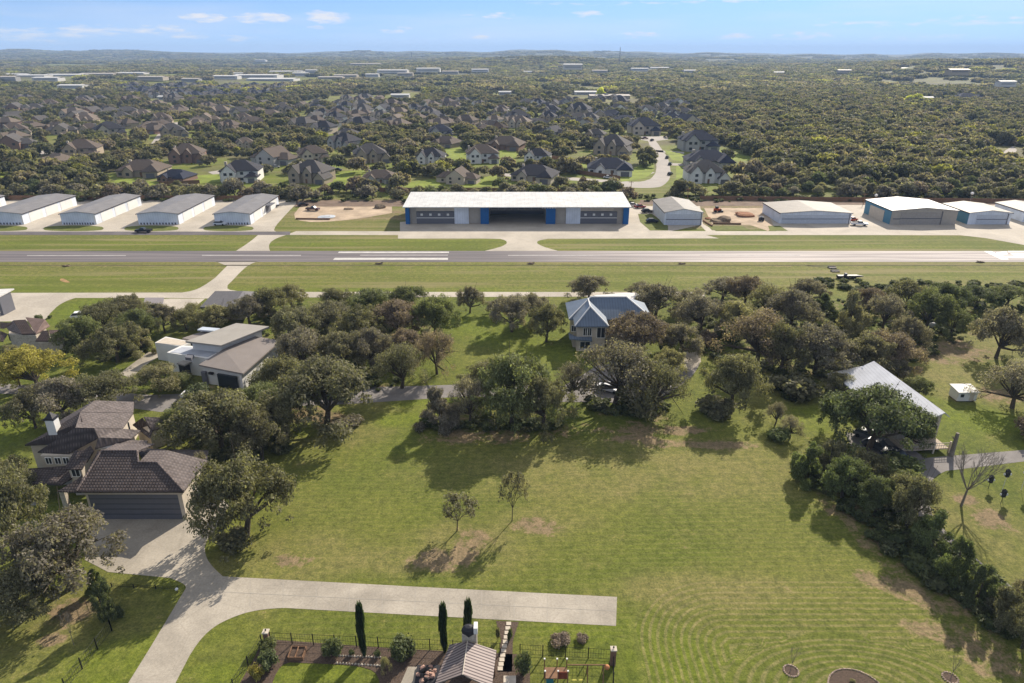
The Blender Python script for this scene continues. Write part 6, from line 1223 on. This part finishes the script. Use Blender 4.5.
car(852, 221, 'sedan', (.40, .07, .03), 30, 'orange-red vehicle behind the white pickup')
car(82, 318, 'suv', (.74, .74, .74), 20, 'white car left of the upper left oak clump')
car(640, 208, 'sedan', (.18, .02, .02), 10, 'dark red car parked behind the small grey hangar'); car(633, 206.5, 'sedan', (.55, .53, .5), 10, 'pale car beside the dark red one'); car(647, 212.5, 'suv', (.015, .016, .02), 15, 'black car on the grass beside the small grey hangar'); car(652, 222.5, 'suv', (.02, .022, .028), 5, 'black car nearest the taxiway by the small grey hangar')
car(303, 206, 'sedan', (.05, .03, .03), 30, 'dark rusty car at the back of the dirt lot'); car(313, 210.5, 'pickup', (.10, .05, .05), -10, 'old maroon pickup on the dirt lot')
car(195, 397, 'sedan', (.72, .72, .72), 0, 'white car in front of the modern house windows')
car(877, 449, 'suv', (.05, .055, .065), -50, 'dark grey car parked in oak shade by the metal-roofed house'); car(868, 439, 'suv', (.12, .125, .13), -50, 'grey van-like car half under the dark oak'); car(896, 459, 'sedan', (.025, .03, .04), -45, 'black car in the shaded parking below the dark oak')
car(609, 391, 'sedan', (.66, .66, .68), -30, 'pale car under the wide open-branched oak'); car(626, 372, 'suv', (.05, .07, .10), -20, 'dark blue car before the blue-roofed house')
car(276, 168, 'sedan', (.3, .3, .3), 20, 'grey car on the left suburban street'); car(640, 139, 'sedan', (.02, .02, .025), 10, 'black car at the head of the pale street'); car(645, 139, 'sedan', (.12, .02, .02), 10, 'dark red car at the head of the pale street'); car(652, 141, 'sedan', (.02, .02, .03), 60, 'black car on the right kerb near the street head')
car(667, 158.5, 'sedan', (.02, .02, .03), 70, 'black car at the kerb half way down the pale street'); car(670, 165, 'suv', (.02, .025, .03), 70, 'black car at the kerb near the street bend'); car(670, 175, 'suv', (.03, .03, .03), 60, 'dark car on the outer side of the street bend'); car(608, 178.5, 'sedan', (.6, .6, .62), -20, 'white car on the street left of the navy corner house')
car(338, 171, 'sedan', (.03, .03, .035), 0, 'dark car on the lawn drive at left of the multi-gabled house'); car(110, 296, 'sedan', (.7, .7, .7), 0, 'white car on the south taxi strip') if False else None
for t in CP.values():
    for c in list(t.children_recursive): bpy.data.objects.remove(c)
    bpy.data.objects.remove(t)
# mower and boxes on the grass strip
p = g(848, 278.5); T = thing('tractor', 'dark tractor with a flat implement on the grass below the runway', 'tractor', p, math.radians(2))
q = MB(); q.box(-3.2, 2.6, -.6, .6, .5, 1.0); q.add([(2.6, -.6, .5), (4.4, -.15, .6), (4.4, .15, .6), (2.6, .6, .5), (2.6, -.6, 1.), (4.4, -.1, .7), (4.4, .1, .7), (2.6, .6, 1.)], [(0, 1, 5, 4), (1, 2, 6, 5), (2, 3, 7, 6), (3, 0, 4, 7), (4, 5, 6, 7), (3, 2, 1, 0)]); q.build('body', M_dark, T)
q = MB(); q.box(-1.2, -.6, -.4, .4, 1.02, 1.6); q.build('cab', M_greydoor, T)
for sx in (-2.6, -.6, 1.4):
    for sy in (-1, 1): q = MB(); q.bar((sx, sy*.6, .5), (sx, sy*.95, .5), .5, 12); q.build('wheel', M_rubber, T)
for px, py, lb in ((832, 268, 'pale concrete culvert slab by the swale, farther one'), (835, 271.5, 'pale concrete culvert slab nearer the tractor')):
    p = g(px, py); T = thing('culvert', lb, 'culvert', p); q = MB(); q.box(-1.1, 1.1, -.8, .3, 0, .3); q.box(-1.2, 1.2, .3, .5, 0, .5); q.build('headwall', M_gravel, T); q = MB(); q.bar((-.6, -.82, .15), (-.6, -.6, .15), .13, 10); q.bar((.6, -.82, .15), (.6, -.6, .15), .13, 10); q.build('pipe', M_dark, T)
for px, py, lb in ((66, 266.3, 'dark brush heap in the swale above the orange patch at left'), (379, 264, 'brown scrub heap in the swale below the white runway blocks'), (531, 264, 'small scrub heap in the swale at centre'), (682, 264, 'small dark scrub heap in the swale right of centre'), (980, 262.5, 'small scrub heap in the swale near the right edge')):
    p = g(px, py); T = thing('brush_heap', lb, 'brush heap', p); q = MB(); q.blob((0, 0, .1), (1.1, .45, .3), int(px), 12, .4); q.build('brush', M_soil, T); q = MB()
    for k in range(9): a = random.uniform(0, 6.28); q.bar((0, 0, .2), (1.3*math.cos(a), .7*math.sin(a), random.uniform(.2, .6)), .04, 4)
    q.build('sticks', M_trunk, T)
sheet('bare_patch', [[(59, 279.5, 1), (63, 278, 1), (66, 280, 1), (72, 283, 1), (62, 282, 1)]], mat('orange_clay', (.30, .19, .09), .97, .35, .8, bump=.3), Z1)
# dirt mounds and gear
for px, py, w_, h_, m_, lb in ((722, 221.5, 20, 5, M_soil, 'large dark brown dirt mound right of the small grey hangar'), (745, 215.5, 20, 4, M_red, 'reddish dirt mound behind the dark brown one'), (708, 219, 6, 2, M_red, 'tiny reddish heap left of the dark brown mound'), (380, 208, 12, 4, M_soil, 'grey-brown spoil heap at the back of the dirt lot'), (349, 209, 10, 2, M_dirt, 'low sandy heap at the back of the dirt lot')):
    p = g(px, py); R = w_*mpp(p.y)/2; q = MB(); q.blob((0, 0, 0), (R, R*.8, h_*mpp(p.y)*.9), int(px), 16, .3); o = q.build('dirt_mound', m_); o.location = p; tag(o, lb, 'dirt mound')
p = g(717, 212); T = thing('skid_loader', 'small orange loader standing behind the dirt mounds', 'loader', p); q = MB(); q.box(-1.3, 1.1, -.7, .7, .5, 1.5); q.build('body', M_plain, T, (.35, .07, .02)); q = MB(); q.box(-.8, .3, -.6, .6, 1.52, 2.4); q.build('cab', M_dark, T)
q = MB(); q.box(1.6, 2.3, -.9, .9, .1, .7); q.box(1.1, 1.6, -.65, -.5, .4, 1.3); q.box(1.1, 1.6, .5, .65, .4, 1.3); q.build('bucket', M_dark, T)
for sx in (-.8, .7):
    for sy in (-1, 1): q = MB(); q.bar((sx, sy*.7, .45), (sx, sy*1., .45), .45, 10); q.build('wheel', M_rubber, T)
for a, b, lb in (((713, 224), (741, 224.5), 'long timber baulk lying in front of the dark brown mound'), ((703, 221), (712, 226.5), 'timber baulk slanting beside the small grey hangar'), ((296, 219.3), (330, 219.7), 'row of low timbers on the dirt lot')):
    A, B = g(*a), g(*b); o = MB().bar(A+Vector((0, 0, .3)), B+Vector((0, 0, .3)), .3, 8).build('timber', M_wood); tag(o, lb, 'timber')
p = g(327, 217); T = thing('tarpaulin', 'pale blue-grey tarpaulin spread on the dirt lot', 'tarpaulin', p); q = MB(); q.blob((0, 0, .1), (3.4, 3., .35), 5, 16, .12); q.build('sheet', M_plain, T, (.42, .45, .48)); q = MB(); q.box(-1, 1.4, -.6, 1.2, 0, .55); q.build('load', M_plain, T, (.5, .5, .5))
p = g(761, 221); T = thing('generator', 'small dark generator by the left wall of the wide white hangar', 'generator', p); q = MB(); q.box(-.9, .9, -.6, .6, .35, 1.5); q.build('body', M_dark, T); q = MB(); q.bar((-.6, -.7, .3), (-.6, .7, .3), .3, 10); q.bar((.6, -.7, .3), (.6, .7, .3), .3, 10); q.build('wheel', M_rubber, T); q = MB(); q.box(-.5, .5, -.05, .05, 1.52, 1.9); q.build('handle', M_white, T)
p = g(276.5, 207); T = thing('trailer', 'small dark trailer at the side of the open-doored T-hangar', 'trailer', p); q = MB(); q.box(-1.3, 1.1, -.7, .7, .4, .9); q.bar((1.1, 0, .5), (2.1, 0, .4), .06); q.build('bed', M_dark, T); q = MB(); q.bar((-.2, -.9, .35), (-.2, .9, .35), .35, 10); q.build('wheel', M_rubber, T)
# poles behind the hangars
def pole(px, py, hpx, lb, lamp=True):
    p = g(px, py); hgt = hpx*mpp(p.y); T = thing('light_pole', lb, 'pole', p); MB().bar((0, 0, 0), (0, 0, hgt), .16, 6, .1).build('pole', M_wood if not lamp else M_bare, T)
    q = MB()
    if lamp: q.blob((0, 0, hgt+.3), (.7, .7, .55), 2, 10, .05); q.build('beacon', M_white, T)
    else: q.bar((-1.1, 0, hgt-.6), (1.1, 0, hgt-.6), .09); q.build('crossarm', M_wood, T)
pole(874, 206, 10, 'pole with round white beacon left of the teal-sided hangar roof'); pole(969, 206, 12, 'pole with white beacon above the beige-roofed hangar'); pole(863, 205, 12, 'thin pole beside the left beacon', False); pole(687, 203, 15, 'pole behind the small grey hangar', False); pole(630.5, 196, 15, 'utility pole by the street bend', False)
p = g(619, 70, 0); z = float(terrain_z(p.x, p.y)); T = thing('radio_mast', 'thin lattice radio mast standing out on the skyline right of centre', 'mast', (p.x, p.y, z)); q = MB(); hm = 62
for k in range(3): a = k*2.094; q.bar((2.2*math.cos(a), 2.2*math.sin(a), 0), (.5*math.cos(a), .5*math.sin(a), hm), .5, 4)
for k in range(14):
    z0 = k*hm/14; r_ = 2.2-1.7*k/14
    for j in range(3): a, b = j*2.094, (j+1)*2.094; q.bar((r_*math.cos(a), r_*math.sin(a), z0), (r_*math.cos(b), r_*math.sin(b), z0+hm/14), .22, 3)
q.build('lattice', M_greydoor, T)
p = g(412, 60, 0); T = thing('water_tower', 'tiny dark tower on the skyline left of centre', 'tower', (g(412, 58).x*1., 5200, float(terrain_z(g(412, 58).x, 5200)))); T.location = ((412-512)/F*(5200*math.cos(PITCH)+23), 5200, float(terrain_z(-760, 5200))); q = MB(); q.bar((0, 0, 0), (0, 0, 24), 3, 8); q.build('shaft', M_greydoor, T); q = MB(); q.blob((0, 0, 28), (7, 7, 5), 1, 12, .02); q.build('tank', M_greydoor, T)
# ------------------------------------------------------------------ iron fences
def fence(pts, hgt, label, pick=.28):
    W_ = [g(*p) for p in pts]; b = W_[0]; T = thing('iron_fence', label, 'fence', b); rails = MB(); pk = MB(); n = 0
    for A, B in zip(W_, W_[1:]):
        L_ = (B-A).length; k = max(1, round(L_/2.4)); A = A-b; B = B-b
        for z in (.15, hgt*.55, hgt): rails.bar(A+Vector((0, 0, z)), B+Vector((0, 0, z)), .022, 4)
        for i in range(k+1): q = MB(); c = A.lerp(B, i/k); q.box(c.x-.045, c.x+.045, c.y-.045, c.y+.045, 0, hgt+.12); q.build('post', M_iron, T)
        for i in range(int(L_/pick)): c = A.lerp(B, i*pick/L_); pk.bar(c+Vector((0, 0, .1)), c+Vector((0, 0, hgt)), .011, 3)
    rails.build('rail', M_iron, T); pk.build('pickets', M_iron, T)
fence([(271, 643), (400, 649), (430, 650), (500, 654)], 1.5, 'long black iron fence along the garden beds left of the pavilion'); fence([(520, 655), (611, 660)], 1.5, 'black iron fence section behind the playset'); fence([(262, 645), (234, 690)], 1.4, 'black iron fence running down the left side of the bottom garden')
fence([(95, 590), (112, 631), (66, 690)], 1.5, 'black iron fence bending on the lower left lawn'); fence([(112, 587), (178, 590)], .5, 'very low dark edging rail by the driveway on the lower left lawn'); fence([(613, 668), (613, 700)], 1.5, 'short fence seen end-on below the right brick pillar')
def pillar(px, py, label, w=.27, h=1.75):
    p = g(px, py); T = thing('gate_pillar', label, 'pillar', p); q = MB(); q.box(-w, w, -w, w, 0, h); q.build('shaft', M_brick, T); q = MB(); q.box(-w-.06, w+.06, -w-.06, w+.06, h, h+.14); q.build('cap', M_cream, T)
    q = MB(); q.blob((0, 0, h+.3), (.1, .1, .14), 1, 8, .02); q.build('lamp', M_dark, T)
pillar(268, 644, 'brick pillar with pale cap at the left corner of the garden fence'); pillar(612.5, 664, 'tall brick pillar with pale cap right of the playset', .27, 2.1)
# ------------------------------------------------------------------ pavilion
hb = g(462, 690); T = thing('pavilion', 'open pavilion with ribbed metal roof at the bottom edge', 'pavilion', hb); c6 = crop(6.4, 380, 600)
M_pav = ribbed('pavilion_roof', (.28, .235, .22), (.075, .06, .06), .36, 'Y', .55, .1, frac=.36)
rb_, rf_ = c6(560, 262, 4.6), c6(528, 478, 4.6)
lb_, lf_ = c6(445, 285, 3.2), c6(352, 535, 3.2); rbb, rff = c6(745, 322, 3.2), c6(715, 560, 3.2)
r = MB(); r.slab([L3(rb_), L3(rf_), L3(lf_), L3(lb_)], .16); r.build('roof', M_pav, T); r = MB(); a = L3(rb_); b = L3(rf_); r.slab([(a[0]+.03, a[1], a[2]), (b[0]+.03, b[1], b[2]), L3(rff), L3(rbb)], .16); r.build('roof', M_pav, T)
q = MB(); q.bar(L3(rb_), L3(rf_), .05, 6); q.build('ridge_cap', M_cream, T)
for v in (lb_, lf_, rbb, rff): a = L3(v); q = MB(); c = Vector((L3(rf_)[0]*.1+a[0]*.9, a[1]+(.3 if v in (lf_, rff) else -.3), 0)); q.box(c.x-.18, c.x+.18, c.y-.18, c.y+.18, 0, 3.15); q.build('post', M_wood, T)
p = c6(572, 296, 3.9); a = L3(p); q = MB(); q.box(a[0]-.75, a[0]+.75, a[1]+.2, a[1]+1.3, 0, 5.2); q.build('chimney', M_stone, T)
q = MB(); n = 10
for k in range(n): pass
q.blob((a[0]-.05, a[1]+.75, 5.25), (.8, .65, .7), 3, 12, .02); q.build('chimney_cap', M_dark, T); q = MB(); q.box(a[0]+.45, a[0]+.85, a[1]+.3, a[1]+1.2, 5.22, 6.0); q.build('flue_panel', M_white, T)
# fire pit rocks
p = g(427, 681); T = thing('fire_pit', 'heap of pink and dark rocks on the patio left of the pavilion', 'rock pile', p)
for k in range(16):
    a = k*2.4; rr = .25+.85*((k*7) % 10)/10; q = MB(); q.blob((rr*math.cos(a), rr*math.sin(a)+.6, .35+.35*(1-rr)), (.3, .26, .22), k, 8, .3); q.build('rock', M_plain, T, (.42, .26, .20) if k % 3 else (.05, .045, .04))
q = MB(); q.box(-1.2, 1.2, -.5, 1.7, 0, .35); q.build('base', M_dark, T)
# plinth, stones
p = g(510, 688); T = thing('plinth', 'white stone plinth at the end of the stepping stones', 'plinth', p); q = MB(); q.box(-.6, .55, -.5, .5, 0, 1.0); q.build('block', M_white, T); q = MB(); q.box(-.66, .61, -.56, .56, 1.0, 1.1); q.build('slab', M_cream, T)
for k in range(11):
    t_ = k/10; px, py = 508.7-8.5*t_, 624+45*t_; p = g(px, py); q = MB(); w_ = .27; M_ = Matrix.Translation((0, 0, 0))@Matrix.Rotation(0, 4, 'Z'); q.box(-w_, w_, -.24, .24, .03, .1, M_); o = q.build('stepping_stone', M_cream); o.location = (p.x, p.y, 0)
    tag(o, 'square pale stepping stone in the path down from the driveway', 'stepping stone', 'stepping stones of the garden path')
# raised bed and edging rocks
p = g(297, 656); T = thing('raised_bed', 'timber raised bed with dark soil right of the corner shrubs', 'planter', p); T.scale = (.62, .75, 1)
for a, b in ((-1.3, -1.15), (-.1, .05), (1.2, 1.35)): q = MB(); q.box(a, b, -.8, 1.2, 0, .5); q.build('board', M_wood, T)
q = MB(); q.box(-1.14, 1.19, -.72, 1.12, 0, .32); q.build('soil', M_mulch, T); q = MB(); q.box(-1.14, 1.19, -.82, -.74, 0, .48); q.box(-1.14, 1.19, 1.14, 1.22, 0, .48); q.build('board', M_wood, T)
erk = []
for k in range(15): erk.append((340+k*2.9, 656+.12*k))
for k in range(15): erk.append((337+k*3.1, 663.2+.2*k))
for i, (px, py) in enumerate(erk):
    p = g(px, py); q = MB(); q.blob((0, 0, .06), (random.uniform(.10, .16), random.uniform(.08, .14), .10), i, 8, .3); o = q.build('edging_rock', M_stone); o.location = p; tag(o, 'pale limestone rock edging the bed around the lone cypress', 'rock', 'limestone edging rocks')
for c_, r_, n_, nm, a0, a1 in ((g(791, 671), .75, 20, 'mulch ring with the left sapling', 0, 2*PI), (g(950, 678), .72, 18, 'mulch ring at the lower right corner', 0, 2*PI), (g(858, 692), 2.8, 40, 'large bed cut by the bottom edge', 0, PI)):
    q = MB()
    for k in range(n_): a = a0+(a1-a0)*k/n_; q.blob((r_*math.cos(a), r_*math.sin(a), .06), (.12, .10, .08), k, 6, .25)
    o = q.build('stone_edging', mat('pink_stone', (.40, .30, .24), .9, .3, 4)); o.location = (c_.x, c_.y, 0); tag(o, 'ring of small stones round the '+nm, 'edging')
tree(852, 683, 6, 5, 'bush', 'light', 'small green plant in the large stone-edged bed at the bottom')
# ------------------------------------------------------------------ playset
b = g(556, 690); T = thing('playset', 'wooden playset with teal slide and attached swing beam', 'playset', b); b3 = b
def at_(px, py, z): v = g(px, py, z); return Vector((v.x-b.x, v.y-b.y, z))
tx0, tx1 = -1.15, 1.15; y0_ = 0.
for x_ in (tx0, .15, tx1):
    for y_ in (0, 1.5): q = MB(); q.box(x_-.05, x_+.05, y_-.05, y_+.05, 0, 2.6); ps = q.build('post', M_wood, T); q = MB(); q.box(x_-.08, x_+.08, y_-.08, y_+.08, 2.6, 2.7); q.build('cap', M_white, ps)
q = MB(); q.box(tx0, tx1, 0.07, 1.43, 1.45, 1.55); q.build('platform', M_wood, T); q = MB(); q.box(.2, tx1-.07, -.02, .04, 1.56, 2.5); q.build('panel', mat('red_brown_board', (.20, .055, .035), .8, .2, 2), T)
q = MB(); q.slab([(tx0+.1, -.05, 1.6), (tx0+.85, -.05, 1.6), (tx0+.85, -2.2, .2), (tx0+.1, -2.2, .2)], .08); q.build('slide', mat('teal_plastic', (.012, .09, .10), .4, .02, 1), T)
q = MB(); q.bar((tx1, .7, 2.7), (5.0, .7, 2.7), .07, 6); q.build('swing_beam', M_wood, T)
for xx in (3.2, 4.8):
    for s in (-1, 1): q = MB(); q.bar((xx, .7, 2.7), (xx+s*.1, .7+s*1.3, 0), .06, 5); q.build('leg', M_wood, T)
for xx in (1.9, 2.6): q = MB(); q.bar((xx-.2, .7, 2.7), (xx-.2, .7, .6), .015, 3); q.bar((xx+.2, .7, 2.7), (xx+.2, .7, .6), .015, 3); s_ = q.build('chain', M_dark, T); q = MB(); q.box(xx-.25, xx+.25, .6, .8, .55, .62); q.build('swing_seat', M_plain, T, (.35, .33, .06))
q = MB(); q.blob((5.15, .6, 2.5), (.28, .28, .28), 3, 12, .0); q.build('ball', M_plain, T, (.42, .18, .08))
# martin houses
for px, py, hgt, lb in ((988, 489, 2.2, 'lowest-standing dark and white birdhouse, left of the group'), (1001.5, 492, 3.9, 'tall-poled dark birdhouse with white gourds, upper middle of the group'), (1000.5, 504, 2.3, 'dark birdhouse with white gourds nearest the camera'), (1021, 490, 3.9, 'tall-poled dark birdhouse at the right photo edge')):
    p = g(px, py); T = thing('birdhouse', lb, 'birdhouse', p); T.scale = (.72, .72, .9); q = MB(); q.bar((0, 0, 0), (0, 0, hgt), .05, 6); q.build('pole', M_white if hgt > 3 else M_dark, T); q = MB(); q.box(-.32, .32, -.3, .3, hgt-.9, hgt+.25); q.add([(-.4, -.38, hgt+.25), (.4, -.38, hgt+.25), (.4, .38, hgt+.25), (-.4, .38, hgt+.25), (0, 0, hgt+.6)], [(0, 1, 4), (1, 2, 4), (2, 3, 4), (3, 0, 4), (3, 2, 1, 0)]); q.build('box', M_dark, T)
    for s in (-1, 1): q = MB(); q.bar((s*.3, 0, hgt-.2), (s*.85, 0, hgt-.1), .03, 4); q.build('arm', M_dark, T); q = MB(); q.blob((s*.62, -.05, hgt-.42), (.2, .2, .25), 2, 8, .05); q.build('gourd', M_white, T)
# white utility boxes and posts
for px, py, lb in ((177.5, 593, 'small white lamp on the lawn corner by the driveway'), (32, 570, 'white post in the shade under the lower left oaks')):
    p = g(px, py); T = thing('garden_lamp', lb, 'lamp', p); q = MB(); q.bar((0, 0, 0), (0, 0, .5), .05, 6); q.build('post', M_dark, T); q = MB(); q.blob((0, 0, .6), (.2, .2, .18), 1, 10, .02); q.build('globe', M_white, T)
p = g(932, 328); T = thing('propane_tank', 'small white tank in the shade at the top of the right clearing', 'tank', p); q = MB(); q.blob((0, 0, .8), (.9, .6, .6), 3, 14, .02); q.build('tank', M_white, T); q = MB(); q.box(-.5, -.3, -.4, .4, 0, .4); q.box(.3, .5, -.4, .4, 0, .4); q.build('leg', M_greydoor, T)
p = g(951, 456); T = thing('dead_trunk', 'grey stump post standing at the right end of the porch', 'post', p); q = MB(); q.bar((0, 0, 0), (.1, .1, 4.2), .38, 9, .26); q.build('trunk', M_bare, T); q = MB(); q.bar((.05, 0, 2.8), (-.6, .1, 3.6), .14, 6, .08); q.build('stub', M_bare, T)
for px, py, wpx, lb in ((520, 193.5, 0, ''),): pass
# timber privacy fences behind the hangars and corner house
def board_fence(a, b, h, label):
    A, B = g(*a), g(*b); T = thing('board_fence', label, 'fence', A); d = B-A; L_ = d.length; ang = math.atan2(d.y, d.x); M_ = Matrix.Rotation(ang, 4, 'Z'); q = MB(); q.box(0, L_, -.04, .04, 0, h, M_); q.build('boards', M_wood, T); q = MB()
    for i in range(int(L_/5)+1): q.box(i*5-.07, i*5+.07, -.12, -.05, 0, h+.1, M_)
    q.build('posts', M_wood, T)
board_fence((552, 170), (620, 180), 2., 'brown board fence around the navy corner house'); board_fence((0, 200), (280, 200), 2., 'dark board fence behind the row of T-hangars'); board_fence((545, 158), (590, 164), 2., 'brown board fence beside the green centre lawn'); board_fence((380, 192), (610, 192.5), 2., 'board fence behind the biggest hangar'); board_fence((700, 200), (1024, 203), 1.8, 'low dark fence behind the right-hand hangars'); board_fence((160, 186), (200, 184), 2., 'brown board fence right of the navy brick house')
# ------------------------------------------------------------------ haze
mb = MB(); mb.box(-15500, 15500, -450, 14500, -3, 150); hz = mb.build('haze', bpy.data.materials.new('haze_air')); hz['kind'] = 'stuff'; hz['label'] = 'thin blue haze over the plain'; hz['category'] = 'haze'
m = bpy.data.materials['haze_air']; m.use_nodes = True; nt = m.node_tree; nt.nodes.clear(); o_ = nt.nodes.new('ShaderNodeOutputMaterial'); pv = nt.nodes.new('ShaderNodeVolumePrincipled'); pv.inputs['Color'].default_value = (.48, .68, 1., 1); pv.inputs['Density'].default_value = .00010; pv.inputs['Density Attribute'].default_value = ''; m.cycles.homogeneous_volume = True; pv.inputs['Anisotropy'].default_value = 0.; nt.links.new(pv.outputs[0], o_.inputs['Volume'])
